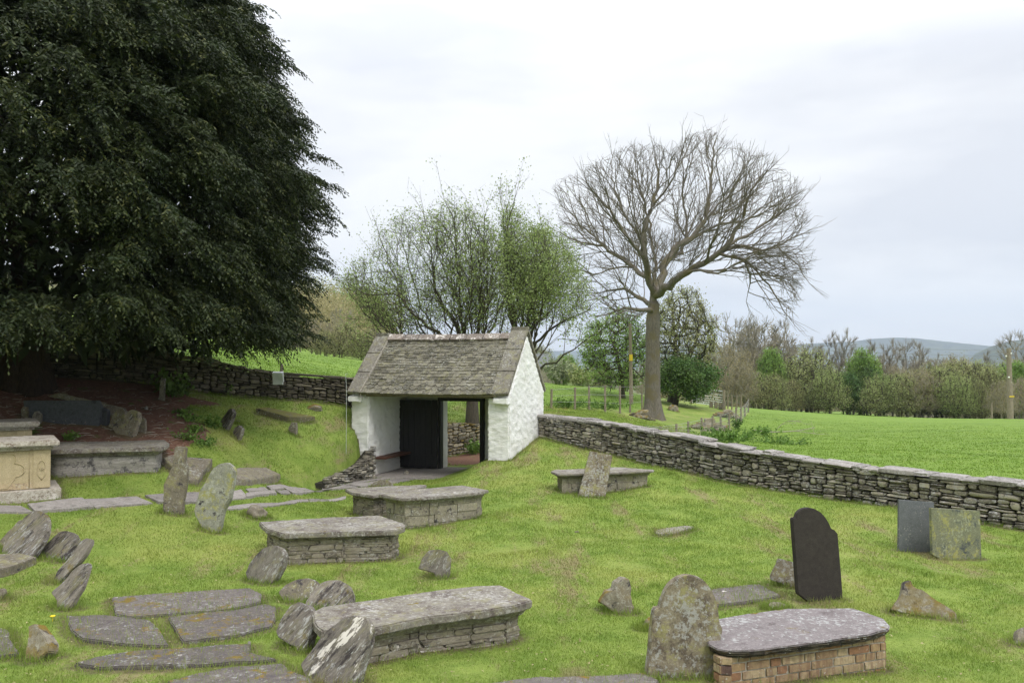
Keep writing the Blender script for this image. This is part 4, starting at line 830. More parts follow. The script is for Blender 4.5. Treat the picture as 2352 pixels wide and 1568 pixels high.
path_strip(pm, [(-300,200),(0,178),(230,172),(480,135),(700,128),(980,115),(1330,95),(1600,75),(2000,55),(2352,40)], [(-300,255),(0,225),(480,218),(700,198),(880,180),(1110,168),(1330,168),(1560,150),(2050,108),(2180,78),(2352,62)], Z3, Z3, 11)
path_strip(pm, [(740,1116),(800,1109),(860,1101),(930,1093)], [(740,1128),(800,1124),(880,1116),(1000,1094)], ID, ID, 4, .03)
path_strip(pm, [(1480,195),(1600,178),(1900,160),(2100,130),(2350,112)], [(1480,208),(1620,205),(1900,178),(2100,150),(2350,128)], Z3, Z3, 5, .02)
pa = pm.build('stone_path', M['path']); tag(pa, kind='structure')
zb = h1(*P(115, 1135, 12.9)[:2])
carved(113, 12.9, 2.0, .85, P(120, 1009, 12.9)[2], P(120, 1133, 12.9)[2], 'carved yellow stone chest tomb with panelled sides, front one of a pair', 33)
carved(70, 14.6, 1.9, .8, P(80, 967, 14.6)[2], P(80, 1075, 14.6)[2], 'carved yellow stone chest tomb mostly hidden behind the panelled one', 33, False)
# ---------------------------------------------------------------- trees grown towards points in the crown
def grow(nodes, par, att, step, infl, kill, iters=200, jit=.25, grav=0.):
    nodes = [np.array(n, float) for n in nodes]; par = list(par); att = np.array(att, float)
    N0 = np.array(nodes); d = np.full(len(att), 1e9); near = np.zeros(len(att), int)
    for i in range(0, len(N0), 64):
        D = np.linalg.norm(att[:, None] - N0[None, i:i+64], axis=2); m = D.min(1); k = D.argmin(1) + i; u = m < d; d[u] = m[u]; near[u] = k[u]
    alive = d > kill
    for it in range(iters):
        a = alive & (d < infl)
        if not a.any():
            if not alive.any(): break
            a = alive & (d < d[alive].min() * 1.3)
        idx = near[a]; dirs = unit(att[a] - np.array(nodes)[idx]); u, inv = np.unique(idx, return_inverse=True)
        s = np.zeros((len(u), 3)); np.add.at(s, inv, dirs); s = unit(s + rng.normal(size=s.shape) * jit + np.array([0, 0, grav])); s = unit(s)
        new = np.array(nodes)[u] + s * step; base = len(nodes); nodes.extend(new); par.extend(u.tolist())
        ai = np.where(alive)[0]; D = np.linalg.norm(att[ai][:, None] - new[None], axis=2); m = D.min(1); k = D.argmin(1); up = m < d[ai]
        d[ai[up]] = m[up]; near[ai[up]] = base + k[up]; alive[ai[m < kill]] = False
        if len(nodes) > 30000: break
    return np.array(nodes), np.array(par)
def twigs(nodes, par, n, ln, seg=3, up=.5, spread=.7, amin=0, curl=0.):
    """short curved twigs added at random thin nodes"""
    N = len(nodes); kids = np.bincount(par[par >= 0], minlength=N); pick = rng.choice(np.where((kids <= 1) & (np.arange(N) > amin))[0], n)
    nn, pp = [nodes], [par]; base = N
    pdv = unit(nodes[pick] - nodes[np.maximum(par[pick], 0)] + 1e-6); dv = unit(pdv + rdir(n) * spread + np.array([0, 0, up])); cur = nodes[pick]; pi = pick
    for s in range(seg):
        dv = unit(dv + np.array([0, 0, curl]) + rng.normal(size=dv.shape) * .15); cur = cur + dv * (ln / seg) * rng.uniform(.7, 1.3, (n, 1)); nn.append(cur); pp.append(pi); pi = np.arange(base, base + n); base += n
    return np.vstack(nn), np.concatenate(pp)
def tubes(name, nodes, par, r0, rmax, mat, org, parent=None, ex=2.3, flare=None, fixed=None):
    N = len(nodes); acc = np.zeros(N); order = np.arange(N)[::-1]; rad = np.zeros(N)
    for i in order:
        rad[i] = max(acc[i], r0 ** ex) ; 
        if par[i] >= 0: acc[par[i]] += rad[i]
    rad = rad ** (1 / ex); rad = r0 + (rad - r0) * min(1., (rmax - r0) / max(rad[0] - r0, 1e-6))
    if fixed is not None: rad = np.maximum(rad, fixed)
    kids = [[] for _ in range(N)]
    for i in range(N):
        if par[i] >= 0: kids[par[i]].append(i)
    mb = MB(); stack = [(0, -1)]
    while stack:
        i, p = stack.pop(); ch = [] if p < 0 else [p]; j = i
        while True:
            ch.append(j)
            if not kids[j]: break
            ks = sorted(kids[j], key=lambda q: -rad[q])
            for k in ks[1:]: stack.append((k, j))
            j = ks[0]
        if len(ch) < 2: continue
        rr = [rad[q] for q in ch]
        if p >= 0: rr[0] = min(rr[0], rr[1] * 1.15)
        if flare and p < 0: rr = [r * (1 + flare * math.exp(-(nodes[q][2] - nodes[0][2]) / .45)) for r, q in zip(rr, ch)]
        R = max(rr); rr[-1] *= .4; mb.tube([nodes[q] for q in ch], rr, 3 if R < .014 else (5 if R < .06 else (8 if R < .2 else 14)), rng.random(), cap=False)
    return mb.build(name, mat, org, parent, smooth=True), rad
def leaves(name, nodes, rad, rmaxleaf, per, size, mat, org, parent, spread=.12, droop=0., keep=None, kpow=None):
    idx = np.where(rad < rmaxleaf)[0]
    if keep is not None: idx = idx[keep(nodes[idx])]
    n = int(len(idx) * per); pk = rng.choice(idx, n); C = nodes[pk] + rng.normal(size=(n, 3)) * spread; D = unit(rdir(n) + np.array([0, 0, .15 - droop])); Nn = unit(np.cross(D, rdir(n)))
    s = size * rng.uniform(.6, 1.4, n); return leaf_obj(name, C, D, Nn, s, s * .33, rng.random(n), mat, org, parent)
def sil(poly, n, d, thick, cx=None, tr=Z7, power=1.):
    """points inside a crown whose outline is read off the photograph, with real depth around distance d"""
    q = np.array([tr(*p) for p in poly]); lo, hi = q.min(0), q.max(0); out = []
    cxy = (lo + hi) / 2; hw = (hi - lo) / 2
    while len(out) < n:
        s = rng.uniform(lo, hi, (n, 2)); s = s[inpoly(s[:, 0], s[:, 1], q)]
        for a in s:
            e = ((a - cxy) / hw); w = math.sqrt(max(.12, 1 - min(1, (e ** 2).sum() * .8)))
            dep = d + thick * w * rng.uniform(-1, 1); out.append(P(a[0], a[1], d) + (ray(*a) * (dep - d)) * np.array([1, 1, 1]))
    return np.array(out[:n])
def fan(nodes, par, fixed, C0, pol, d, thick, L2=3.2, sp=.34, up=.06, tw=.55, n2=.75, n3=.8, n4=1., droop=None, rs=5, nb=1., rmin=0., out=.07):
    """ramify the limbs into side branches, shoots and twigs that fan outwards until they reach the crown's outline"""
    r_ = np.random.default_rng(rs); nodes = [np.array(n) for n in nodes]; par = list(par); fixed = list(fixed); kids = [0] * len(nodes)
    for q in par:
        if q >= 0: kids[q] += 1
    polA = np.array(pol)
    def inside(p): u, v = proj(p); return inpoly(np.array([u]), np.array([v]), polA)[0] and abs(p[1] - d) < thick
    def shoot(i, v, L, order):
        p = nodes[i]; st = (.34, .26, .2, .2)[order - 2] if order < 5 else .18; m = max(1, int(L / st)); side = 1 if r_.random() < .5 else -1
        for k in range(m):
            o = p - C0; o = o / (np.linalg.norm(o) + 1e-6); g = up * (1 if droop is None or not droop(p) else -1.3)
            v = v + o * out + np.array([0, 0, g]) + r_.normal(size=3) * ((.1 if order < 4 else .13) * (1.5 if out < .02 else 1)); v /= np.linalg.norm(v); p = p + v * st
            if not inside(p) and (order > 2 or k > 2): 
                if r_.random() < .8: return
            nodes.append(p); par.append(i); fixed.append(0); i = len(nodes) - 1
            if len(nodes) > 75000: return
            if order < 4 and k >= (1 if order == 2 else 0):
                for s_ in ((side,) if r_.random() < .65 else (side, -side)):
                    if r_.random() < (n3 if order == 2 else n4):
                        ax = np.cross(v, r_.normal(size=3)); ax /= np.linalg.norm(ax); a = r_.uniform(.55, .95); lat = np.cross(v, ax) * s_; w = v * math.cos(a) + lat * math.sin(a)
                        shoot(i, w, (L * .62 * (1 - .6 * k / m) * r_.uniform(.6, 1.1) if order == 2 else tw * r_.uniform(.5, 1.3)), order + 1)
                    side = -side
        if order < 4: shoot(i, v, tw, 4)
    base = len(nodes)
    for i in range(base):
        if fixed[i] > .2 and kids[i] or np.linalg.norm(nodes[i] - C0) < rmin: continue
        pv = nodes[i] - nodes[par[i]] if par[i] >= 0 else np.array([0, 0, 1.]); pv /= np.linalg.norm(pv) + 1e-9
        tip = kids[i] == 0
        for _ in range(4 if tip else int(nb + r_.random())):
            if not tip and r_.random() > n2: continue
            ax = np.cross(pv, r_.normal(size=3)); ax /= np.linalg.norm(ax); a = r_.uniform(.2, .5) if tip else r_.uniform(.6, 1.1); w = pv * math.cos(a) + np.cross(pv, ax) * math.sin(a)
            o = nodes[i] - C0; o /= np.linalg.norm(o) + 1e-6; w = w + o * .5; w /= np.linalg.norm(w); shoot(i, w, L2 * r_.uniform(.55, 1.1), 2)
    return np.array(nodes), np.array(par), np.array(fixed)
def limb_nodes(chains, d, step=.35, tr=Z7):
    """chains: (parent chain index or -1, start fraction, [(x, y, depth offset)...], radius0, radius1)"""
    nodes, par, rad = [], [], []; ends = []
    for (pc, pf, pts, r0, r1) in chains:
        W = np.array([P(*tr(p[0], p[1]), d + p[2]) for p in pts]); L = np.linalg.norm(np.diff(W, axis=0), axis=1); s = np.r_[0, np.cumsum(L)]; m = max(2, int(s[-1] / step)); ss = np.linspace(0, s[-1], m)
        X = np.stack([np.interp(ss, s, W[:, k]) for k in range(3)], 1); X[1:-1] += rng.normal(size=X[1:-1].shape) * .04 * (1 if pc >= 0 else .3)
        if pc < 0: p0 = -1; X_ = X; rr = np.linspace(r0, r1, m)
        else:
            ci = ends[pc]; dd = [np.linalg.norm(nodes[q] - X[0]) for q in ci]; p0 = ci[int(np.argmin(dd))]; X_ = X[1:]; rr = np.linspace(r0, r1, m)[1:]
        ids = []
        for x, r in zip(X_, rr): nodes.append(x); par.append(p0); rad.append(r); p0 = len(nodes) - 1; ids.append(p0)
        ends.append(ids)
    return nodes, par, rad
# the great bare ash beyond the wall
d = 38.
ch = [(-1, 0, [(1468,1385,0),(1468,1300,0),(1466,1150,0),(1470,1000,0),(1472,880,0),(1478,830,0)], .5, .36),
 (0, 1, [(1478,840,0),(1445,760,-.4),(1432,650,-1),(1428,560,-1.2),(1460,440,-1),(1490,330,-.8),(1480,230,-.5)], .24, .05),
 (1, 1, [(1445,760,-.4),(1380,700,.8),(1260,620,1.8),(1150,600,2.2),(1070,560,2.6)], .16, .04),
 (0, 1, [(1478,840,0),(1500,780,.5),(1520,690,1),(1560,625,1.4),(1640,580,1.5),(1700,500,1.6),(1722,380,1.8),(1735,240,2),(1745,150,2)], .27, .04),
 (0, 1, [(1478,840,0),(1510,810,-.5),(1580,755,-1.4),(1690,695,-2),(1790,620,-2.4),(1850,520,-2.6),(1890,400,-3),(1960,300,-3.2)], .25, .04),
 (4, 1, [(1740,650,-2.2),(1850,612,-2),(1960,635,-1.6),(2060,590,-1.3),(2130,560,-1)], .12, .03),
 (4, 1, [(1760,655,-2.2),(1870,668,-3),(1940,740,-3.4),(2010,830,-3.6),(2070,930,-3.8)], .09, .02),
 (0, 1, [(1472,880,0),(1400,830,1),(1340,800,1.6),(1240,820,2)], .16, .04),
 (0, 1, [(1470,900,0),(1390,885,-1.5),(1310,900,-2.5),(1235,922,-3)], .15, .03),
 (1, 1, [(1430,670,-1),(1345,560,-1.6),(1265,440,-2),(1180,340,-2.4)], .1, .03),
 (3, 1, [(1520,690,1),(1600,640,2.5),(1620,520,3.4),(1600,380,3.8),(1600,260,4)], .13, .03),
 (2, 1, [(1380,700,.8),(1290,710,.2),(1200,740,-.3)], .07, .03),
 (3, 1, [(1640,580,1.5),(1760,520,2.5),(1900,500,3),(2060,400,3.2)], .1, .025), (1, 1, [(1430,600,-1),(1340,480,.5),(1290,330,1.5),(1290,220,2)], .08, .02), (4, 1, [(1790,620,-2.4),(1950,520,-1),(2120,420,-.3)], .1, .025),
 (3, 1, [(1700,500,1.6),(1820,380,2.4),(1890,220,2.8)], .08, .02), (1, 1, [(1460,440,-1),(1560,330,-1.6),(1600,190,-2)], .07, .02), (2, 1, [(1260,620,1.8),(1150,520,2.8),(1080,430,3)], .07, .02),
 (6, 1, [(1870,668,-3),(1905,780,-2),(1880,860,-1.5)], .04, .015), (5, 1, [(2000,620,-1.5),(2110,700,-1.8),(2160,780,-2)], .05, .015), (0, 1, [(1478,840,0),(1480,650,3),(1440,480,4),(1400,300,4)], .14, .03), (4, 1, [(1690,695,-2),(1760,540,-3.6),(1780,400,-4)], .08, .02),
 (4, 1, [(1600,740,-1.5),(1700,715,-2.4),(1755,735,-2.7)], .05, .03)]
ch = [(a_, b_, c_, d_ * .78, e_ * .7) for a_, b_, c_, d_, e_ in ch]
nodes, par, rd_ = limb_nodes(ch, d)
pol = [(1000,330),(1080,270),(1150,235),(1250,180),(1350,125),(1480,125),(1560,150),(1620,85),(1730,55),(1820,95),(1900,150),(2010,170),(2080,255),(2140,300),(2165,400),(2205,520),(2220,680),(2165,790),(2145,850),(2115,950),(2090,1005),(2000,935),(1930,850),(1880,790),(1820,900),(1815,770),(1790,700),(1640,720),(1600,690),(1500,720),(1400,790),(1300,760),(1180,760),(1120,700),(1080,560),(1010,480),(1060,420)]
pol = [(1600 + (a_ - 1600) * .96, 560 + (b_ - 560) * .92) for a_, b_ in pol]; pol = pol[:-9] + [(1640,720),(1500,800),(1420,800),(1420,930),(1300,960),(1190,950),(1110,860),(1120,740),(1060,640),(1050,540)]
N_, Pp, fx = fan(nodes, par, rd_, P(*Z7(1480, 900), d), [Z7(*q) for q in pol], d, 5., L2=3.1, up=.035, tw=.62, n2=.85, n3=.75, n4=.85, nb=1.3, droop=lambda p: p[0] > P(*Z7(1740, 650), d)[0] and p[2] < P(*Z7(1740, 640), d)[2])
print('ash', len(N_))
org = P(*Z7(1468, 1378), d); org[2] = h1(org[0], org[1]); ash = empty('ash_tree', org, 'great bare ash tree with a wide rounded crown, right of the gatehouse', 'tree')
tubes('branches', N_, Pp, .0065, .3, M['bark_ash'], org, ash, 2.5, None, fx)
mb = MB(); pr = [P(*Z7(1468, y), d) for y in np.linspace(1395, 820, 24)]; pr[0] = org + np.array([0, 0, -.3])
mb.tube(pr, [(.34 + .3 * math.exp(-i / 2.2)) * (1 - .1 * i / 24) * (1 if i < 19 else 1 - (i - 18) * .13) for i in range(24)], 22, .5, cap=False)
for i, v in enumerate(mb.v):
    a = math.atan2(v[1] - org[1], v[0] - org[0]); z = max(0, v[2] - org[2]); k = 1 + .16 * math.exp(-z / .5) * math.sin(a * 5 + .6) + .09 * mn.noise(Vector(v) * 1.6) ; cxy = P(*Z7(1468, 1100), d)[:2]
    mb.v[i] = (cxy[0] + (v[0] - cxy[0]) * k, cxy[1] + (v[1] - cxy[1]) * k, v[2])
mb.build('trunk', M['bark_ash'], org, ash, smooth=True)
# two leafing trees behind the gatehouse
def crown_tree(name, label, base, d, stems, pol, natt, thick, mat_b, mat_l, per, size, r0, rmax, step=.3, infl=2., kill=.4, tw=2500, twl=.4, tr=Z7, group=None, ex=2.6, up=.5, spread=.12, droop=0., rleaf=.02, jit=.3, fanL=0):
    org = gp(*base); org = np.array([P(base[0], base[1], d)[0], d, 0.]); org[2] = h1(org[0], org[1]); root = empty(name, org, label, 'tree', group)
    ch = [(-1, 0, [(*stems[0][0], 0), (*stems[0][1], 0)], stems[0][2], stems[0][2] * .8)] + [(0, 1, s[0], s[1] * .75, s[2] * .6) for s in stems[1:]]
    if fanL:      # extra limbs through the depth of the crown
        for a_ in sil(pol, 20, d, thick * .9, tr=tr):
            u, v = proj(a_); sx, sy = stems[0][1]; tx, ty = ((u - CX) / 1., 0), 0
            ix, iy = tr(0, 0), tr(1, 1); kx = iy[0] - ix[0]; X_, Y_ = (u - ix[0]) / kx, (v - ix[1]) / kx; dz = a_[1] - d
            ch.append((0, 1, [(sx, sy, 0), (sx + (X_ - sx) * .3, sy + (Y_ - sy) * .22 - 10, dz * .3), (sx + (X_ - sx) * .72, sy + (Y_ - sy) * .6, dz * .7), (X_, Y_, dz)], .05, .015))
    nodes, par, rd_ = limb_nodes(ch, d, .3, tr); nodes[0] = org + np.array([0, 0, -.2]); n0 = len(nodes)
    if fanL:
        N_, Pp, fx = fan(nodes, par, rd_, P(*tr(*stems[0][1]), d), [tr(*q) for q in pol], d, thick, L2=fanL * .8, up=.01, tw=twl, n2=.95, n3=.85, n4=.9, rs=n0, nb=1.6, rmin=1.7, out=.0); print(name, len(N_))
    else:
        N_, Pp = grow(nodes, par, sil(pol, natt, d, thick, tr=tr), step, infl, kill, 90, jit); N_, Pp = twigs(N_, Pp, tw, twl, 3, up, .7, 20)
        fx = np.zeros(len(N_)); fx[:n0] = rd_
    o, rad = tubes('branches', N_, Pp, r0, rmax, mat_b, org, root, ex, .3, fx)
    leaves('foliage', N_, rad, rleaf, per, size, mat_l, org, root, spread, droop); return root
crown_tree('leafing_tree', 'spreading many-stemmed tree in new leaf directly behind the gatehouse roof', (1085, 965), 27.5,
 [[(672,1385),(672,1300),.24], ([(672,1300,0),(660,1100,-.2),(600,960,-.4),(540,870,-.6),(500,760,-1)], .13,.05), ([(672,1300,0),(690,1000,.3),(720,900,.6),(700,780,.8),(640,650,1)], .12,.04), ([(672,1300,0),(740,1000,.2),(800,900,.6),(830,800,1)], .11,.04),
  ([(660,1100,0),(520,1000,-1),(430,930,-1.5),(330,830,-2),(220,830,-2.2)], .1,.03), ([(660,1080,.4),(620,900,1.5),(540,700,2)], .08,.03)],
 [(90,760),(130,680),(220,640),(240,560),(300,500),(390,440),(470,470),(560,400),(620,450),(670,430),(740,500),(790,560),(830,640),(860,760),(900,900),(860,1000),(700,990),(560,960),(430,1000),(300,1010),(200,1080),(110,1010),(90,930),(190,900),(120,820)],
 2900, 3.6, M['bark_brown'], M['leaf_spring'], 2.6, .058, .004, .14, fanL=2.5, tw=6000, twl=.42, kill=.36, step=.26, infl=1.8)
crown_tree('leafing_tree', 'greener bushy tree right of the gatehouse roof, topped by a spiky shoot', (1190, 960), 29,
 [[(880,1375),(880,1200),.2], ([(880,1200,0),(850,1000,-.2),(830,850,-.4),(810,700,-.6),(840,500,-.6),(860,400,-.6)], .1,.02), ([(880,1200,0),(920,1000,.3),(1000,850,.6),(1040,720,.9)], .1,.03), ([(880,1200,0),(960,1020,-.4),(1080,940,-1),(1180,900,-1.4)], .09,.03),
  ([(880,1150,.4),(900,900,1.5),(930,700,2)], .08,.03)],
 [(790,600),(810,440),(850,440),(890,470),(920,520),(1000,540),(1080,560),(1130,640),(1170,760),(1210,900),(1200,1040),(1120,1090),(1000,1060),(940,960),(860,950),(800,880),(770,760)],
 2300, 3.2, M['bark_brown'], M['leaf_spring'], 3.8, .064, .004, .13, fanL=2.4, tw=5000, twl=.42, kill=.36, step=.27, infl=1.8)
# trees behind the ash
crown_tree('round_tree', 'round-crowned olive tree in early leaf, just behind and right of the ash trunk', (1540, 930), 52,
 [[(1545,1320),(1560,1230),.22], ([(1560,1230,0),(1570,1100,0),(1560,950,.3)], .12,.04), ([(1560,1230,0),(1640,1080,.5),(1680,960,1)], .1,.03)],
 [(1480,900),(1520,840),(1600,815),(1680,830),(1710,900),(1740,960),(1760,1040),(1740,1150),(1600,1180),(1500,1150),(1440,1050)], 1300, 3.6, M['bark_brown'], M['leaf_olive'], 1.5, .1, .011, .2, step=.42, infl=2.6, kill=.55, tw=2200, twl=.5, spread=.2, rleaf=.03)
crown_tree('dark_bush_tree', 'low dark green leaning tree beneath the round-crowned one, left of the metal gate', (1548, 928), 50,
 [[(1550,1310),(1580,1260),.16], ([(1580,1260,0),(1620,1180,0),(1650,1120,.3)], .09,.04), ([(1580,1260,0),(1550,1180,.5)], .08,.04)],
 [(1500,1160),(1560,1130),(1650,1135),(1710,1160),(1735,1190),(1710,1250),(1640,1270),(1560,1255),(1500,1270)], 600, 2.6, M['bark_brown'], M['leaf_dark'], 4, .12, .012, .15, step=.42, infl=2.4, kill=.5, tw=1500, twl=.4, spread=.25, rleaf=.05)
crown_tree('leafing_tree', 'fresh green tree left of the ash trunk, around the pole with the yellow plate', (1430, 905), 47,
 [[(1330,1280),(1330,1180),.16], ([(1330,1180,0),(1300,1080,0),(1290,980,.3)], .09,.03), ([(1330,1180,0),(1380,1080,.5),(1400,980,.8)], .08,.03)],
 [(1180,1000),(1240,940),(1330,930),(1420,920),(1440,1000),(1440,1200),(1380,1250),(1260,1240),(1200,1180),(1150,1120)], 900, 2.8, M['bark_brown'], M['leaf_fresh'], 1.7, .1, .011, .15, step=.4, infl=2.4, kill=.5, tw=1800, twl=.5, spread=.22, rleaf=.03)
# ---------------------------------------------------------------- library of background trees (about 1 m wide per unit, 8 m tall)
def proto(seed, hgt, rx, z0, shape, mat_b, mat_l, per, size, natt=420, r0=.02, rmax=.17, stems=1, spread=.3, tw=900, rleaf=.05, nmax=None):
    global rng
    keep = rng; rng = np.random.default_rng(seed)
    a = []
    while len(a) < natt:
        q = rng.uniform(-1, 1, 3); zf = (q[2] + 1) / 2; w = {'oval': math.sqrt(max(0, 1 - q[2] ** 2)), 'tall': math.sqrt(max(0, 1 - q[2] ** 2)) * (1 - .35 * zf), 'dome': math.sqrt(max(0, 1 - zf ** 2)) ** .8, 'fan': .35 + .65 * math.sqrt(max(0, 1 - (zf * 1.6 - .8) ** 2))}[shape]
        if math.hypot(q[0], q[1]) < w * (1 + .55 * mn.noise(Vector(q * 2.6 + seed))): a.append((q[0] * rx, q[1] * rx, z0 + (hgt - z0) * zf))
    nodes, par = [], []
    for s in range(stems):
        p0 = -1; ox, oy = (rng.uniform(-.5, .5, 2) * (rx * .5) if stems > 1 else (0, 0)); 
        for k in range(int((z0 + (hgt - z0) * .25) / .5) + 1):
            nodes.append(np.array([ox * (1 if s else 0) + rng.normal() * .04 * k, oy * (1 if s else 0) + rng.normal() * .04 * k, k * .5 - .2])); par.append(p0 if k or not s else 0); p0 = len(nodes) - 1
    N_, Pp = grow(nodes, par, a, .5, 3.5, .6, 60, .3, .1); N_, Pp = twigs(N_, Pp, tw, .8, 3, 1.1, .6, 4)
    root = bpy.data.objects.new('proto', None)
    br, rad = tubes('branches', N_, Pp, r0, rmax, mat_b, (0, 0, 0), None, 2.5, .3)
    if per: lf = leaves('foliage', N_, rad, rleaf, per, size, mat_l, (0, 0, 0), None, spread)
    out = [('branches', br.data)] + ([('foliage', lf.data)] if per else [])
    bpy.data.objects.remove(br); 
    if per: bpy.data.objects.remove(lf)
    rng = keep; return out
PR = {
 'bare1': proto(11, 8, 2.4, 1.8, 'fan', M['bark_grey'], None, 0, 0, 420, .012, .1, tw=1100),
 'bare2': proto(12, 8, 1.5, 1.8, 'tall', M['bark_grey'], None, 0, 0, 330, .012, .1, tw=900),
 'brown': proto(13, 7, 3.2, 1.2, 'dome', M['bark_grey'], M['leaf_brown'], 2.2, .11, 520, .02, .14, 3, tw=1400),
 'willow': proto(14, 6.5, 2.9, .8, 'dome', M['bark_brown'], M['leaf_willow'], 2.0, .15, 520, .018, .12, 4, tw=1500, rleaf=.06),
 'olive': proto(15, 6.5, 3.2, .6, 'dome', M['bark_brown'], M['leaf_olive'], 2.0, .15, 520, .018, .12, 4, tw=1500, rleaf=.06),
 'green': proto(16, 6.5, 2.3, .6, 'oval', M['bark_brown'], M['leaf_fresh'], 4, .2, 460, .018, .12, 2, tw=1200, rleaf=.06),
 'ivy': proto(17, 6.5, 2.3, .3, 'oval', M['bark_brown'], M['leaf_dark'], 4.5, .22, 460, .018, .14, 3, tw=1000, rleaf=.08, spread=.35),
}
KN = {'bare1': 'bare_tree', 'bare2': 'bare_tree', 'brown': 'budding_tree', 'willow': 'willow', 'olive': 'scrub_tree', 'green': 'leafy_tree', 'ivy': 'ivy_tree'}
def put(kind, px, top, d, label, wide=1., group='trees at the far edge of the field', base=None):
    q = P(px, 900, d); z = h1(q[0], q[1]); zt = P(px, top, d)[2]; hh = {'bare1': 8.2, 'bare2': 8.2, 'brown': 6.7, 'willow': 6.2, 'olive': 6.2, 'green': 6.4, 'ivy': 6.5}[kind]; s = (zt - z) / hh
    root = empty(KN[kind], (q[0], q[1], z), label, 'tree', group); root.rotation_euler = (0, 0, rng.uniform(0, 6.28)); root.scale = (s * wide, s * wide, s)
    for nm, me in PR[kind]:
        o = bpy.data.objects.new(nm, me); COL.objects.link(o); o.parent = root
    return root
tl = [
 ('brown',1500,830,95,'brown budding tree low behind the ash trunk',1.), ('brown',1655,800,82,'brown budding bush directly behind the metal gate',1.),
 ('bare1',1680,728,92,'tall bare tree rising just right of the metal gate',1.1), ('brown',1720,815,88,'brown budding thicket tree at the near end of the field edge',.9),
 ('brown',1745,760,96,'brown budding tree, broad, under the tip of the ash branches',1.1), ('bare1',1755,738,90,'widest bare tree at the left end of the treeline',1.15), ('bare2',1800,760,93,'thin bare tree between the broad bare one and the bright green one',1.),
 ('green',1772,815,86,'bright green slender tree at the left end of the treeline',.62), ('willow',1800,850,86,'low willow between the bright green tree and the round pale one',.9), ('willow',1850,815,88,'round pale green willow, tallest of the willows',1.15),
 ('bare2',1905,762,92,'bare tree standing behind the right side of the round pale willow',.9), ('bare2',1945,755,90,'tallest slender bare tree over the dark ivy clump',.8), ('ivy',1945,862,84,'dark ivy-clad tree, left one of the dark clump',.9), ('ivy',1990,850,85,'dark ivy-clad tree, highest of the dark clump',.8), ('green',1985,818,86,'fresh green sapling crown rising out of the dark clump',.7),
 ('willow',1735,860,84,'low willow at the corner of the field beside the fence',.9),
 ('bare2',2050,778,92,'bare tree left of centre between the dark clump and the scrub',1.), ('bare1',2085,785,95,'bare tree in front of the blue hill, broader one',.8), ('bare2',2120,790,92,'bare tree in front of the blue hill, narrower one',.9), ('bare2',2155,812,90,'slight pale bare tree before the low scrub',.6),
 ('ivy',2030,870,82,'small dark ivy-clad tree at the right foot of the dark clump',.7),
 ('brown',2060,850,88,'brown budding tree right of the dark clump',.9), ('olive',2100,862,84,'olive scrub tree, first right of the dark clump',.9), ('olive',2145,850,85,'olive scrub tree under the slight pale bare one',1.), ('brown',2130,835,97,'brown budding tree behind the olive scrub',1.1),
 ('brown',2190,830,97,'reddish brown budding tree behind the scrub in the middle right',1.1), ('olive',2195,845,83,'olive scrub tree with a dark hollow beneath it',1.1), ('willow',2235,840,82,'willow between the hollow scrub and the wooden pole',1.05), ('olive',2285,862,80,'olive scrub tree just left of the wooden pole',.9),
 ('bare2',2262,805,96,'faint bare tree left of the wooden pole top',.8), ('green',2330,845,81,'green tree just right of the wooden pole',.8), ('bare1',2345,768,94,'dark bare tree at the right edge above the pole',1.), ('brown',2350,875,76,'brown budding bush at the right edge',.9), ('olive',2420,840,80,'olive scrub tree half outside the right edge',1.), ('bare1',2440,780,90,'bare tree just outside the right edge',1.),
 ('olive',1820,880,83,'low olive bush at the foot of the pale willow',.8), ('olive',1880,880,83,'low olive bush between the pale willow and the dark clump',.8), ('olive',2250,885,78,'low olive bush in front of the willow by the pole',.7),
 ('green',1300,822,74,'green tree behind the grey roofed house',1.), ('olive',1380,835,78,'olive tree right of the grey roofed house',1.1), ('brown',1330,860,66,'brown bush right of the grey roofed house',.8), ('green',1440,850,70,'green tree behind the pole with the yellow plate',1.), ('olive',1230,800,80,'olive tree behind the gatehouse gable',1.2), ('ivy',1590,880,78,'dark ivy-clad bush behind the metal gate',1.),
 ('olive',1160,815,85,'olive tree hidden behind the gatehouse ridge',1.2), ('green',1090,800,80,'green tree showing through the leafing tree stems',1.2)]
for k, px, top, d_, lb, wd in tl: put(k, px, top, d_, lb, wd)
for k, px, top, d_, lb, wd in [('brown',1700,840,80,'brown thicket bush left of the bright green slender tree',.9),('olive',1775,868,79,'olive bush at the foot of the bright green slender tree',1.),('brown',1840,845,90,'brown tree filling the gap behind the round pale willow',1.2),('willow',1905,858,82,'willow just left of the dark ivy clump',1.),('brown',1960,835,94,'brown tree behind the dark ivy clump',1.2),('willow',2015,868,80,'pale willow bush at the foot of the dark ivy clump',.9),('brown',2020,838,93,'brown tree between ivy clump and scrub belt',1.2),('willow',2070,868,80,'pale willow bush first in the scrub belt',1.),
 ('brown',2115,858,80,'brown bush in the left part of the scrub belt',1.),('willow',2165,855,80,'pale willow in the middle of the scrub belt',1.1),('brown',2215,838,90,'russet tree behind the middle of the scrub belt',1.1),('willow',2200,872,77,'low pale willow before the hollow scrub',.9),('brown',2255,850,84,'brown tree in the right part of the scrub belt',1.1),('willow',2300,846,84,'pale willow behind the wooden pole',1.1),('brown',2300,880,74,'brown bush at the foot of the wooden pole',.8),('brown',2355,836,86,'brown tree right of the wooden pole',1.1),('bare2',1720,742,92,'thin bare tree second from the metal gate',1.),('bare2',1865,775,94,'faint bare tree above the round pale willow',1.),('bare2',2010,780,95,'thin bare tree right above the dark ivy clump',1.)]: put(k, px, top, d_, lb, wd)
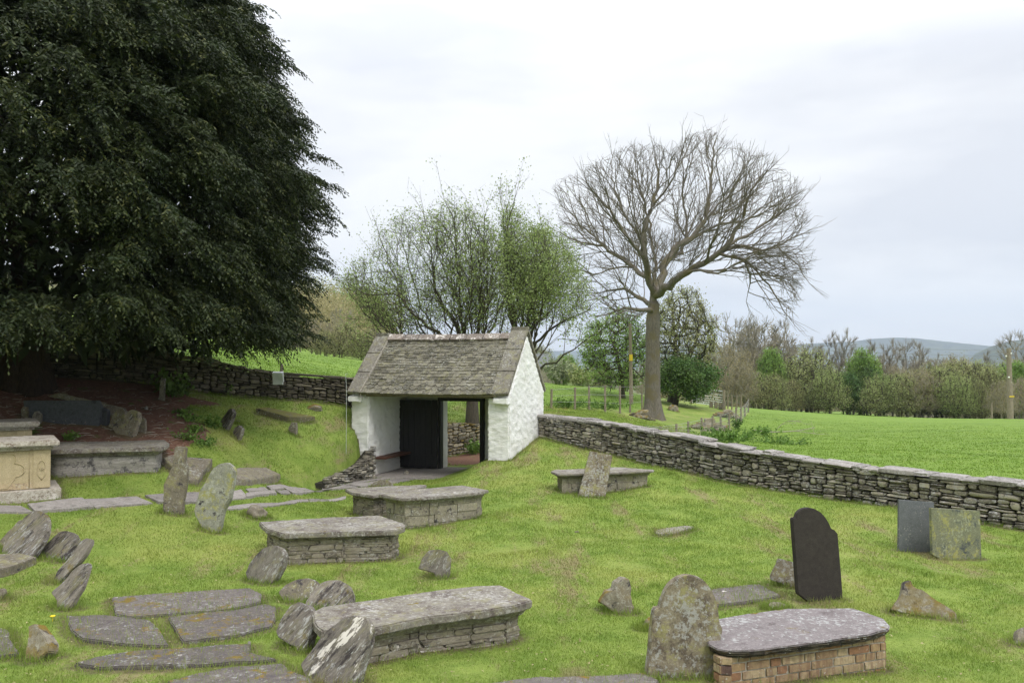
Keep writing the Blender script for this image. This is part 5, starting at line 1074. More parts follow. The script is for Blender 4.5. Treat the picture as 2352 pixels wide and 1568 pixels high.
hl_ = [('brown',560,765,70,1.2),('olive',610,770,70,1.1),('willow',655,778,68,.9),('brown',690,748,76,1.2),('brown',725,742,78,1.2),('olive',745,765,70,1.),('bare2',715,725,80,1.),('brown',765,745,78,1.2),('olive',790,752,72,1.1),('olive',830,770,70,1.1),('brown',860,760,76,1.1),('green',905,790,72,1.),('olive',960,800,74,1.1),('brown',660,750,82,1.1),('bare1',785,712,84,1.),('olive',1020,800,74,1.2)]
hn = ['furthest left, mostly behind the yew','second from the yew side','low pale one beside the yew branch tip','tall one right of the yew branch tip','central in the brown group','small one at the centre foot','slender bare one with a pale stem','right of the slender bare one','under the leafing tree twigs','lowest by the gatehouse coping','behind the left coping of the roof','bright green beside the roof','behind the roof, left part','far back behind the low pale one','bare one reaching highest','behind the roof, right part']
for (k, px, top, d_, wd), nm in zip(hl_, hn): put(k, px, top, d_, 'tree beyond the left field, ' + nm, wd, 'trees beyond the left field')
# far wooded hillside: one mass
def wood(name, pts, label, mat, n, size):
    C = []
    for (x, y, z, r, h) in pts:
        q = rdir(n) * rng.uniform(.6, 1, (n, 1)) ; C.append(np.array([x, y, z + h * .5]) + q * np.array([r, r, h * .55]))
    C = np.vstack(C); m = len(C); D = rdir(m); N2 = unit(np.cross(D, rdir(m))); s = size * rng.uniform(.6, 1.4, m)
    return tag(leaf_obj(name, C, D, N2, s, s * .4, rng.random(m), mat), label, 'woodland', kind='stuff')
def wood_pts(x0, x1, d0, d1, n, hh, top=None):
    o = []
    for _ in range(n):
        px, dd = rng.uniform(x0, x1), rng.uniform(d0, d1); q = P(px, 800, dd); z = h1(q[0], q[1]); o.append((q[0], q[1], z, rng.uniform(3, 5.5) * hh / 8, hh * rng.uniform(.8, 1.3)))
    return o
wood('hillside_wood', wood_pts(500, 860, 150, 420, 120, 11), 'mixed spring woodland covering the hillside beyond the left field', M['leaf_olive'], 1300, .35)
wood('brown_wood', wood_pts(600, 900, 110, 300, 70, 8), 'brown leafless woodland on the lower hillside beyond the left field', M['leaf_brown'], 1500, .25)
wood('valley_wood', wood_pts(1500, 2700, 190, 480, 150, 8), 'distant low woodland across the valley behind the treeline', M['leaf_olive'], 800, .5)
wood('valley_brown_wood', wood_pts(1500, 2700, 190, 440, 110, 8), 'distant brown woodland across the valley behind the treeline', M['leaf_brown'], 800, .45)
def conifer(px, top, d, label):
    q = P(px, 800, d); z = h1(q[0], q[1]); hh = P(px, top, d)[2] - z; org = np.array([q[0], q[1], z]); root = empty('spruce', org, label, 'tree')
    mb = MB(); mb.tube([org, org + np.array([0, 0, hh])], [.35, .04], 6); mb.build('trunk', M['bark_brown'], org, root)
    n = 2600; f = rng.random(n) ** .7; z_ = hh * (1 - .85 * f); r = hh * .2 * f * rng.uniform(.3, 1, n); a = rng.uniform(0, 2 * PI, n); C = org + np.c_[r * np.cos(a), r * np.sin(a), z_ - r * .35]; D = unit(np.c_[np.cos(a), np.sin(a), np.full(n, -.4)]); N2 = unit(np.cross(D, rdir(n)))
    leaf_obj('needles', C, D, N2, rng.uniform(.5, 1.1, n) * hh / 14, np.full(n, .16 * hh / 14), rng.random(n), M['needle'], org, root)
conifer(722, 676, 235, 'tall dark spruce on the skyline, left of the leafing tree'); conifer(797, 684, 235, 'dark spruce half hidden by the leafing tree twigs'); conifer(675, 690, 260, 'spruce standing beside the tip of the yew branches'); conifer(646, 684, 270, 'spruce behind the yew branch tip on the hillside')
# ---------------------------------------------------------------- the yew
def yew():
    cx, cy = P(60, 880, 17.5)[:2]; zg = h1(cx, cy); org = np.array([cx, cy, zg]); root = empty('yew_tree', org, 'huge dark yew with drooping foliage filling the upper left of the view', 'tree')
    c0 = np.array([cx, cy, 7.2])
    def R(z):      # crown radius at height z, from the silhouette on the right of the photograph
        return np.interp(z, [2.9, 3.2, 3.8, 4.6, 5.6, 7.2, 8.0, 9.0, 10., 11, 12.5, 14], [4.0, 4.6, 4.9, 5.0, 5.3, 5.45, 5.25, 4.9, 4.4, 3.8, 2.4, .3])
    # limbs
    nodes = [org + np.array([0, 0, -.3 + k * .5]) + rng.normal(size=3) * .03 for k in range(9)]; par = [-1] + list(range(8)); A = []
    while len(A) < 1100:
        z = rng.uniform(3.9, 12.8); a = rng.uniform(0, 2 * PI); r = R(z) * math.sqrt(rng.uniform(.15, .92)); A.append((cx + r * math.cos(a), cy + r * math.sin(a), z))
    N_, Pp = grow(nodes, par, A, .45, 3.5, .6, 60, .25); tubes('branches', N_, Pp, .02, .5, M['bark_yew'], org, root, 2.2, .4)
    mb = MB()
    for k in range(7):      # fluted, many-stemmed bole
        a = k / 7 * 2 * PI; r = .27; pts = [org + np.array([r * 1.5 * math.cos(a), r * 1.5 * math.sin(a), -.3])] + [org + np.array([r * (1 - .1 * j) * math.cos(a + .05 * j), r * (1 - .1 * j) * math.sin(a + .05 * j), j * .5]) for j in range(1, 7)]
        mb.tube(pts, [.3, .24, .22, .2, .19, .17, .14], 9)
    mb.build('trunk', M['bark_yew'], org, root, smooth=True)
    # hanging boughs, each a curtain of drooping sprays
    Cl, Dl, Zl = [], [], []
    a0 = math.atan2(-cy, -cx)
    for _ in range(760):
        z_ = rng.uniform(3.9, 13.0); ab = a0 + rng.uniform(-1.9, 2.3); r_ = float(R(z_)) * rng.uniform(.74, .93) ; v = np.array([math.cos(ab), math.sin(ab), rng.uniform(-.1, .35)]); Lb = rng.uniform(.7, 1.35); wd_ = rng.uniform(.3, .6); dr = rng.uniform(.5, 1.1)
        lat = np.array([-v[1], v[0], 0]); m_ = int(58 * Lb * (wd_ / .45)); t_ = rng.random(m_) ** .7; u_ = rng.uniform(-1, 1, m_) * wd_ * (1.1 - .7 * t_)
        hang = rng.random(m_) ** 1.6 * dr * (1 - .5 * t_)
        p_ = np.array([cx + r_ * math.cos(ab), cy + r_ * math.sin(ab), z_]) + v * (Lb * t_)[:, None] + lat * u_[:, None] + np.array([0, 0, -1.]) * (hang + .3 * t_ ** 2 + .35 * (u_ / wd_) ** 2)[:, None]
        Cl.append(p_); Dl.append(unit(v * .75 + lat * (u_ / wd_ * .5)[:, None] + np.array([0, 0, -.45]) + rng.normal(size=(m_, 3)) * .28))
    C, D = np.vstack(Cl), np.vstack(Dl); k_ = C[:, 2] > 3.02 + .25 * np.sin(C[:, 0] * 1.3); C, D = C[k_], D[k_]
    # sparse upper and rear sprays
    n = 5000; z = rng.uniform(3.4, 13.2, n); a = rng.uniform(0, 2 * PI, n); f = 1 - np.abs(rng.normal(0, .1, n)); rr = R(z); C = np.vstack([C, np.c_[cx + rr * f * np.cos(a), cy + rr * f * np.sin(a), z]]); D = np.vstack([D, unit(np.c_[np.cos(a), np.sin(a), np.full(n, -.3)] + rng.normal(size=(n, 3)) * .35)])
    # boughs reaching out beyond the crown, their tips dipping
    for _ in range(260):
        z_ = rng.uniform(3.5, 12.8); ab = a0 + rng.uniform(.2, 2.2) if rng.random() < .75 else rng.uniform(0, 6.28); r_ = float(R(z_)) * rng.uniform(.88, 1.0); v = unit(np.array([[math.cos(ab), math.sin(ab), rng.uniform(-.1, .5)]]))[0]; Lb = rng.uniform(.45, 1.25); m_ = int(Lb * 24)
        f_ = rng.random(m_); lat = np.array([-v[1], v[0], 0]); C = np.vstack([C, np.array([cx + r_ * math.cos(ab), cy + r_ * math.sin(ab), z_]) + v * (Lb * f_)[:, None] + np.array([0, 0, -.35]) * (f_ ** 2)[:, None] + lat * (rng.normal(size=m_) * .13 * (1.15 - f_))[:, None] + np.array([0, 0, -1]) * (rng.random(m_) * .16 * (1.2 - f_))[:, None]]); D = np.vstack([D, unit(v + lat * rng.normal(size=(m_, 1)) * .4 + np.array([0, 0, -.35]) + rng.normal(size=(m_, 3)) * .15)])
    # inner foliage
    ni = 20000; zi = rng.uniform(3.3, 12.9, ni); ai = rng.uniform(0, 2 * PI, ni); ri = R(zi) * rng.uniform(.35, .82, ni); Ci = np.c_[cx + ri * np.cos(ai), cy + ri * np.sin(ai), zi]; Di = unit(rdir(ni) + np.array([0, 0, -.4]))
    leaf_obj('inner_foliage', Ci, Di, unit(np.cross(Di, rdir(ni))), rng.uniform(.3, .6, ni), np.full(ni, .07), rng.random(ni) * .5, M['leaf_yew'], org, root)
    n = len(C); print('yew sprays', n)
    # each spray: a drooping stem with two ranks of narrow leaflets
    K = 14; L = rng.uniform(.22, .5, n); side = unit(np.cross(D, np.array([0, 0, 1.])) + rng.normal(size=(n, 3)) * .3)
    Cs, Ds, Ns, ln, wd, rd = [], [], [], [], [], []; rs = rng.random(n)
    for k in range(K):
        u = k / (K - 1); base = C + D * (L * u)[:, None] + np.array([0, 0, -1.]) * (L * u * u * .45)[:, None]; sg = 1 if k % 2 else -1
        if k == K - 1: dv = unit(D + np.array([0, 0, -.5]))
        else: dv = unit(D * .55 + side * sg * .9 + np.array([0, 0, -.55]) + rng.normal(size=(n, 3)) * .22)
        Cs.append(base); Ds.append(dv); Ns.append(unit(np.cross(dv, unit(np.array([0, 0, 1.]) + rng.normal(size=(n, 3)) * .55)))); ln.append((.125 - .05 * u) * rng.uniform(.7, 1.2, n)); wd.append(np.full(n, .0165)); rd.append(np.clip(rs * .7 + rng.random(n) * .3, 0, 1))
    leaf_obj('foliage', np.vstack(Cs), np.vstack(Ds), np.vstack(Ns), np.concatenate(ln), np.concatenate(wd), np.concatenate(rd), M['leaf_yew'], org, root)
yew()
# ---------------------------------------------------------------- fences, gate, poles
def fence(name, posts, label, hgt=None, r=.05, wires=(.3, .6, .9), mesh=False):
    g0 = None; tops = []; root = None
    for (px, by, d, ty) in posts:
        b = P(px, by, d); z = h1(b[0], b[1]); tz = P(px, ty, d)[2]
        if root is None: g0 = np.array([b[0], b[1], z]); root = empty(name, g0, label, 'fence')
        mb = MB(); lean = rng.normal(size=2) * .015; mb.tube([(b[0], b[1], z - .1), (b[0] + lean[0], b[1] + lean[1], tz)], [r, r * .92], 7); mb.build('post', M['post'], g0, root, smooth=True, sharp=50); tops.append((b[0], b[1], z, tz))
    for w in wires:
        mb = MB(); mb.tube([(a[0], a[1] - r, a[2] + (a[3] - a[2]) * w) for a in tops], .006, 4); mb.build('wire', M['wire'], g0, root)
    if mesh:
        for a, b in zip(tops[:-1], tops[1:]):
            mb = MB(); zz_ = []
            for k in range(9): f = k / 8; x0 = [a[i] * (1 - f) + b[i] * f for i in range(4)]; q_ = [(x0[0], x0[1] - r, x0[2] + .05), (x0[0], x0[1] - r, x0[3] - .1)]; zz_ += q_ if k % 2 else q_[::-1]
            mb.tube(zz_, .005, 3); mb.build('mesh_panel', M['wire'], g0, root)
    return root
fence('wire_fence', [(1266,932,33.5,893),(1320,935,34.5,889),(1353,936,35,886),(1390,935,35.5,884),(1424,932,36.5,885),(1447,925,38.5,885),(1475,922,41,884)], 'post and wire fence between the lawn and the field, left of the ash', wires=(.35, .65, .95))
fence('wire_fence', [(1482,996,29.5,978),(1517,994,30.5,979),(1553,997,32,973),(1581,1000,33,967),(1612,1004,34,959),(1636,1006,34.5,954),(1656,996,36,949),(1674,988,38,943),(1690,980,40,935),(1702,966,43,932),(1711,956,47,927),(1719,948,52,914)], 'post and wire fence from the wall to the field corner, right of the ash', wires=(.3, .6, .9), mesh=True)
fence('wire_fence', [(1664,932,57,905),(1672,934,55,906),(1681,936,54,907),(1692,938,53,906),(1702,942,52,906)], 'short fence running from the metal gate along the far lawn', wires=(.5, .9))
def field_gate():
    a = P(1590, 926, 58.); b = P(1660, 929, 57); za, zb_ = h1(a[0], a[1]) + .08, h1(b[0], b[1]) + .08; g = np.array([*a[:2], za - .08]); root = empty('metal_gate', g, 'galvanised seven-bar metal field gate, closed, beyond the ash', 'gate')
    hh = 1.05; q = lambda f, h: (a[0] + (b[0] - a[0]) * f, a[1] + (b[1] - a[1]) * f, za + (zb_ - za) * f + h)
    mb = MB(); mb.tube([q(0, 0), q(0, hh), q(1, hh), q(1, 0), q(0, 0)], .03, 6); mb.build('frame', M['galv'], g, root)
    for h in (.15, .29, .44, .6, .78): mb = MB(); mb.tube([q(0, h), q(1, h)], .018, 5); mb.build('bar', M['galv'], g, root)
    mb = MB(); mb.tube([q(.38, 0), q(.38, hh * .8), q(.6, hh)], .022, 5); mb.build('brace', M['galv'], g, root)
    for f in (-.03, 1.04): mb = MB(); mb.tube([q(f, -.2), q(f, 1.15)], .08, 7); mb.build('gate_post', M['post'], g, root, smooth=True, sharp=50)
field_gate()
def pole(px, by, d, ty, r, label, plate=None, arm=True):
    b = P(px, by, d); z = h1(b[0], b[1]); tz = P(px, ty, d)[2]; g = np.array([b[0], b[1], z]); root = empty('wooden_pole', g, label, 'pole')
    top = (b[0] - (tz - z) * .012, b[1], tz); mb = MB(); mb.tube([(b[0], b[1], z - .2), top], [r, r * .72], 10); mb.build('shaft', M['post'], g, root, smooth=True, sharp=60)
    if arm:
        for k in (.45, .65): mb = MB(); mb.box((top[0] - .1, b[1] - .1, tz - k), (np.array([.26, 0, 0]), np.array([0, .03, 0]), np.array([0, 0, .03]))); mb.build('crossarm', M['post'], g, root)
        for x_, k in ((-.3, .62), (.1, .4), (-.1, 2.3), (.06, 2.7)): mb = MB(); mb.rock((top[0] + x_, b[1] - .14, tz - k), (np.array([.06, 0, 0]), np.array([0, .05, 0]), np.array([0, 0, .07])), .5, .02, .8); mb.build('insulator', M['white_plastic'], g, root, smooth=True)
    if plate: zp = P(px, plate, d)[2]; mb = MB(); mb.box((b[0] - (zp - z) * .012, b[1] - r - .012, zp), (np.array([r * .8, 0, 0]), np.array([0, .01, 0]), np.array([0, 0, .05 if d > 60 else .17]))); mb.build('plate', M['yellow_sign'], g, root)
    return np.array(top), root
tp, pr_ = pole(2321, 957, 66, 800, .24, 'tall wooden power pole at the right edge of the field', 910)
tp2, _ = pole(1450, 900, 44, 742, .11, 'slim wooden pole with a yellow plate, left of the ash trunk', 821, arm=False)
for k, dz in enumerate((-.2, -.65, -1.1)):
    mb = MB(); far = np.array([-9., 150., 13 + dz]); pts = [tp + np.array([0, -.1, dz]) * 1. * (1 - s) + (far - tp) * s + (tp * 0) - np.array([0, 0, 4.5 * 4 * s * (1 - s) * .35]) for s in np.linspace(0, 1, 24)]
    pts[0] = tp + np.array([0, -.1, dz]); mb.tube(pts, .012, 3); tag(mb.build('power_line', M['wire'], tuple(tp)), ['highest', 'middle', 'lowest'][k] + ' of three thin power lines running left from the wooden pole', 'power line', 'power lines')
# small posts
def stick(name, px, by, d, ty, r, label, mat, cat='post'):
    b = P(px, by, d); z = h1(b[0], b[1]); tz = P(px, ty, d)[2]; mb = MB(); mb.tube([(b[0], b[1], z - .1), (b[0] + .01, b[1], tz)], [r, r * .9], 8); return tag(mb.build(name, mat, (b[0], b[1], z), None, smooth=True, sharp=50), label, cat)
stick('fence_post', 646, 870, 23.2, 836, .05, 'short wooden post behind the wall above the floodlight', M['post'])
stick('marker_post', 2278, 955, 70, 925, .07, 'thin pale stake at the field edge, left of the wooden pole', M['post'])
g = gp(*Z2(206, 1140)); mb = MB(); tz = .0; mb.tube([g - np.array([0, 0, .05]), g + np.array([0, 0, 1.45])], .006, 5); mb.tube([g + np.array([0, 0, 1.45]), g + np.array([-.02, 0, 1.9]), g + np.array([.03, 0, 1.9])], .006, 5)
tag(mb.build('metal_rod', M['galv'], g), 'thin metal rod standing on the bank left of the gatehouse', 'rod')
# floodlight on the wall
q = P(639, 866, 21.1); root = empty('floodlight', q, 'square grey floodlight mounted on top of the left wall', 'floodlight')
mb = MB(); mb.box(q, (np.array([.13, 0, 0]), np.array([0, .05, .02]), np.array([0, -.03, .125])), .5); mb.build('housing', M['galv'], q, root)
mb = MB(); mb.box(q + np.array([0, -.056, .02]), (np.array([.11, 0, 0]), np.array([0, .006, 0]), np.array([0, -.025, .095])), .5); mb.build('glass', M['glass'], q, root)
mb = MB(); mb.box(q + np.array([0, -.01, -.16]), (np.array([.12, 0, 0]), np.array([0, .05, 0]), np.array([0, 0, .03])), .5); mb.build('ballast_box', M['galv'], q, root)
# house roof beyond the field
def house():
    q = P(1262, 860, 62); z = h1(q[0], q[1]); g = np.array([q[0], q[1], z]); root = empty('stone_house', g, 'distant stone house with a grey slate roof, just right of the gatehouse', 'house')
    zt = P(1262, 812, 62)[2]; ze = P(1262, 842, 62)[2]
    mb = MB(); mb.box((g[0] - 1.6, g[1] + 2.2, (z + ze) / 2 - .2), (np.array([2.6, 0, 0]), np.array([0, 2., 0]), np.array([0, 0, (ze - z) / 2 + .25]))); mb.build('wall', M['tomb_block'], g, root)
    mb = MB(); x0, x1, y0, y1 = g[0] - 4.4, g[0] + .75, g[1], g[1] + 4.4; ym = (y0 + y1) / 2
    mb.add([(x0, y0, ze), (x1, y0, ze), (x1 - .55, ym, zt), (x0, ym, zt), (x0, y1, ze), (x1, y1, ze)], [(0, 1, 2, 3), (3, 2, 5, 4), (0, 3, 4), (1, 5, 2)]); mb.build('roof', M['grey_slate'], g, root)
house()
# fallen branch on the field and rubble heaps by the fence
g = gp(*Z6(1060, 800)); mb = MB(); b0 = g + np.array([0, 0, .25]); E = np.array([1, .05, 0])
def br(p, v, L, r, n=0):
    pts = [p]; 
    for k in range(6): v = v + rng.normal(size=3) * .16; v[2] -= .02; v /= np.linalg.norm(v); p = p + v * L / 6; p[2] = max(p[2], h1(p[0], p[1]) + .03); pts.append(p.copy())
    mb.tube(pts, list(np.linspace(r, r * .35, 7)), 5)
    if n < 3:
        for k in (2, 3, 4, 5): 
            if rng.random() < .8: br(pts[k], unit((v + rng.normal(size=3) * .5)[None])[0], L * .5, r * .45, n + 1)
br(b0 + np.array([0, 0, -.1]), np.array([1., -.1, -.02]), 2.6, .035)
tag(mb.build('fallen_branch', M['deadwood'], g, None, smooth=True), 'pale dead branch lying at the edge of the lush field', 'branch')
def heap(px, py, w, label, n=40, mat='mossy'):
    g = gp(px, py); mb = MB()
    for k in range(n):
        a = rng.normal(size=2) * w * .33; hz = max(0, .4 * (1 - np.hypot(*a) / w)) * rng.random(); s = rng.uniform(.1, .28); mb.rock((g[0] + a[0], g[1] + a[1], h1(g[0] + a[0], g[1] + a[1]) + hz), (np.array([s, rng.normal() * .05, 0]), np.array([0, s * .7, 0]), np.array([rng.normal() * .05, 0, s * .45])), rng.random(), .2, .75)
    tag(mb.build('stone_heap', M[mat], g, None, smooth=True, sharp=45), label, 'stone heap')
heap(1628, 985, 1.2, 'tumbled heap of mossy stones behind the fence, nearer the ash'); heap(1672, 958, .9, 'smaller stone heap by the fence corner', 20)
heap(1480, 962, .7, 'stones around the left foot of the ash trunk', 14); boulder('stone', 1547, 944, 26, 16, 'mossy boulder on the lawn right of the ash trunk', M['mossy'])
for k, (px, py, h_) in enumerate([(1634,936,14),(1645,938,16),(1655,940,15),(1663,942,20)]):
    b = gp(px, py); w = .11; pts = [(-w, -.1), (-w, h_ * b[1] / F * .7), (-w * .5, h_ * b[1] / F), (w * .5, h_ * b[1] / F), (w, h_ * b[1] / F * .7), (w, -.1)]
    fr_ = [b + np.array([x, 0, z]) for x, z in pts]; tag(rough_solid('old_headstone', fr_, [p + np.array([0, .1, 0]) for p in fr_], M['slate_brown'], step=.1, amp=.012), ['leftmost', 'second from left', 'third from left', 'rightmost and tallest'][k] + ' of four small old stones near the metal gate', 'headstone', 'small old stones near the metal gate')
# distant hills
def hill(name, ridge, d0, d1, zb, label, mat, seed=0):
    """ridge: picture points of the skyline at distance d0; the slope falls both ways"""
    xs = np.linspace(ridge[0][0], ridge[-1][0], 160); ys = np.interp(xs, [r[0] for r in ridge], [r[1] for r in ridge]); V_, F_ = [], []; m = 18
    for i, (x, y) in enumerate(zip(xs, ys)):
        top = P(x, y, d0); 
        for j in range(-m, m + 1):
            f = j / m; D = d0 + (d1 - d0) * f * (-1 if j < 0 else 1) * (1 if j > 0 else -1) if False else d0 + (d0 - d1) * f
            q = P(x, y, D); s = 1 - abs(f) ** 1.25; z = zb + (top[2] - zb) * s; z += (top[2] - zb) * .06 * sn(np.array([q[0] / 90.]), np.array([D / 70.]), 1., seed)[0] * abs(f) ** .5 * (1 - abs(f))
            V_.append((q[0], D, z))
    w = 2 * m + 1
    for i in range(159):
        for j in range(2 * m): F_.append((i*w+j, i*w+j+1, (i+1)*w+j+1, (i+1)*w+j))
    mb = MB(); mb.add(V_, F_); o = mb.build(name, mat, (0, 0, 0), None, smooth=True); return tag(o, kind='structure')
t = NT('hill'); p = t.pos(); n1 = t.noise(p, .006, 5, .6); n2 = t.noise(p, .02, 5, .6); M['hill'] = t.out(t.mix(t.step(n2, .48, .56), t.mix(t.step(n1, .4, .6), (.06, .075, .045), (.08, .1, .05)), (.03, .045, .035)), .95)
hill('distant_hill', [(1380,806),(1500,800),(1640,795),(1750,803),(1850,789),(1960,784),(2000,778),(2060,775),(2110,777),(2170,784),(2240,791),(2330,800),(2500,806)], 4600, 3800, -60, '', M['hill'])
hill('near_hill', [(2215,835),(2240,812),(2275,796),(2310,785),(2352,779),(2450,765),(2600,770),(2800,800)], 2100, 1500, -40, '', M['hill'], 4)
hill('farthest_hill', [(900,812),(1200,806),(1500,804),(1900,800),(2250,797),(2400,795),(2600,800)], 5900, 5200, -60, '', M['hill'], 9)
# ---------------------------------------------------------------- low plants
def plant(name, px, py, h_, w, n, mat, label, tr=ID, cat='plant', up=.8, ls=.05, d=None, wn=.35):
    g = gp(*tr(px, py)) if d is None else (lambda q: np.array([q[0], q[1], h1(q[0], q[1])]))(P(*tr(px, py), d))
    root = empty(name, g, label, cat); k = max(8, n // 14); mb = MB(); C = []
    for _ in range(k):
        a = rng.normal(size=2) * w * .4; b = g + np.array([a[0] * .4, a[1] * .4, -.02]); e = g + np.array([a[0], a[1], h_ * rng.uniform(.5, 1.05)]); mb.tube([b, (b + e) / 2 + rng.normal(size=3) * .02, e], [.006, .005, .003], 4); C += [b + (e - b) * f + rng.normal(size=3) * .03 for f in rng.uniform(.25, 1.05, 14)]
    mb.build('stems', M['leaf_weed'], g, root); C = np.array(C); m = len(C); D = unit(rdir(m) + np.array([0, 0, up * .5])); N2 = unit(np.cross(D, rdir(m))); s = ls * rng.uniform(.6, 1.4, m)
    leaf_obj('leaves', C, D, N2, s, s * wn, rng.random(m), mat, g, root); return root
plant('laurel_bush', 1175, 520, .55, .5, 420, M['leaf_dark'], 'dark green bush beside the thin post-like stone under the yew', Z1, 'bush', ls=.1)
plant('fern_clump', 1550, 505, .25, .3, 160, M['leaf_weed'], 'small green clump at the wall foot behind the bank', Z1, ls=.07)
for i, (x, y, h_, w, lb) in enumerate([(1330,760,.16,.4,'weeds between the needle litter and the two leaning stones'),(1440,735,.3,.25,'spiky grass tuft beside the leaning stones on the bank'),(1270,810,.14,.35,'low weeds at the lower edge of the needle litter'),(1390,850,.12,.4,'low leafy weeds below the small white-sided stone'),(1290,690,.14,.4,'weed patch at the upper right of the needle litter'),(1250,640,.12,.4,'weed patch near the middle of the bank edge'),(480,640+170,.1,.2,'small weed by the schist tomb slab')]):
    plant('weed_clump', x, y, h_, w, 220, M['leaf_weed'], lb, Z1, ls=.05)
plant('weed_clump', 1200, 1010, .45, .35, 260, M['leaf_weed'], 'green ferns on the rubble wall in the gatehouse doorway', Z2, d=26.2, ls=.09)
for i, (px, py, h_, w, n, m, lb) in enumerate([(1745,1000,.35,1.2,300,'leaf_weed','dense weed bank at the corner of the lush field'),(1700,1012,.28,1.4,260,'leaf_weed','nettle bank beside the fence above the wall'),(1800,1020,.25,1.6,350,'leaf_weed','low weeds along the near edge of the lush field'),(1690,985,.6,.4,260,'leaf_dark','dark green bush at the foot of the fence post'),(1660,1015,.5,1.4,700,'leaf_weed','weeds behind the wall coping below the fence'),
  (1300,938,.45,1.6,700,'leaf_weed','weeds under the left fence beyond the gatehouse'),(1380,940,.4,1.8,700,'leaf_weed','weeds under the fence left of the ash')]):
    plant('weed_bank', px, py, h_, w, n, M[m], lb, cat='weeds', ls=.09)
plant('pale_shrub', 1285, 880, 2., 1.8, 1500, M['leaf_pale'], 'pale grey-green shrub in front of the distant house', cat='bush', ls=.16, d=56)
plant('straw_bush', 1330, 882, 1.5, 1.8, 1500, M['leaf_willow'], 'yellowish bush right of the pale shrub by the distant house', cat='bush', ls=.14, d=56)
# dandelion and a red flower by the yew
g = gp(*Z3(357, 960)); mb = MB(); mb.tube([g, g + np.array([0, 0, .05])], .003, 4)
for k in range(12): q_ = k / 12 * 2 * PI; mb.rock(g + np.array([.014 * math.cos(q_), .014 * math.sin(q_), .055]), (np.array([.009, 0, 0]), np.array([0, .009, 0]), np.array([0, 0, .004])), .5, .02, .8)
tag(mb.build('dandelion', M['flower'], g, None, smooth=True), 'single yellow dandelion left of the flat ledgers', 'flower')
# twigs on the needle litter: uncountable
mb = MB()
for k in range(520):
    px, py = rng.uniform(-60, 500), rng.uniform(890, 1075); q = gp(px, py)
    if not (inpoly(q[None, 0], q[None, 1], LIT)[0]): continue
    a = rng.uniform(0, 2 * PI); L = rng.uniform(.06, .3); v = np.array([math.cos(a), math.sin(a), 0]) * L; mb.tube([q + np.array([0, 0, .01]), q + v * .5 + np.array([0, 0, .02 + rng.random() * .02]), q + v + np.array([0, 0, .012])], [.004, .005, .002], 3)
tag(mb.build('fallen_twigs', M['deadwood'], (0, 0, 0)), 'scattered dead twigs on the brown needle litter under the yew', 'twigs', kind='stuff')
# longer tufts at the feet of stones and walls
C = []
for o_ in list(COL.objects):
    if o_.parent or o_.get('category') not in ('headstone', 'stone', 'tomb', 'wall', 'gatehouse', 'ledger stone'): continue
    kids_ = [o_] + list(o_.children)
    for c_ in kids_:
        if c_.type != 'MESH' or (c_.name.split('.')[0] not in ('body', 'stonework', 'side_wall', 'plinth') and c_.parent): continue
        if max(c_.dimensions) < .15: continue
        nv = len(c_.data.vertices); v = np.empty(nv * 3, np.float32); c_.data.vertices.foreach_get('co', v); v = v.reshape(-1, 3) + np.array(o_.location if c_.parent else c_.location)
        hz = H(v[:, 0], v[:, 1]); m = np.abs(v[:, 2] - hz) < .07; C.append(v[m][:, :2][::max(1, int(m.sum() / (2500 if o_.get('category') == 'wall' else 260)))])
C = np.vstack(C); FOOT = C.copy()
from mathutils.kdtree import KDTree
kd = KDTree(len(FOOT))
for i, q in enumerate(FOOT): kd.insert((q[0], q[1], 0), i)
kd.balance()
gv = np.empty(len(gm.vertices) * 3, np.float32); gm.vertices.foreach_get('co', gv); gv = gv.reshape(-1, 3); soil_shade = np.zeros(len(gv), np.float32)
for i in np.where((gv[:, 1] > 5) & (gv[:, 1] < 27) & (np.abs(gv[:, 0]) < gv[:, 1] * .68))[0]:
    soil_shade[i] = max(0., 1 - kd.find((gv[i, 0], gv[i, 1], 0))[2] / .2)
gm.attributes.new('soil_shade', 'FLOAT', 'POINT').data.foreach_set('value', soil_shade)  # bare earth near stone feet, doubling as painted contact shade
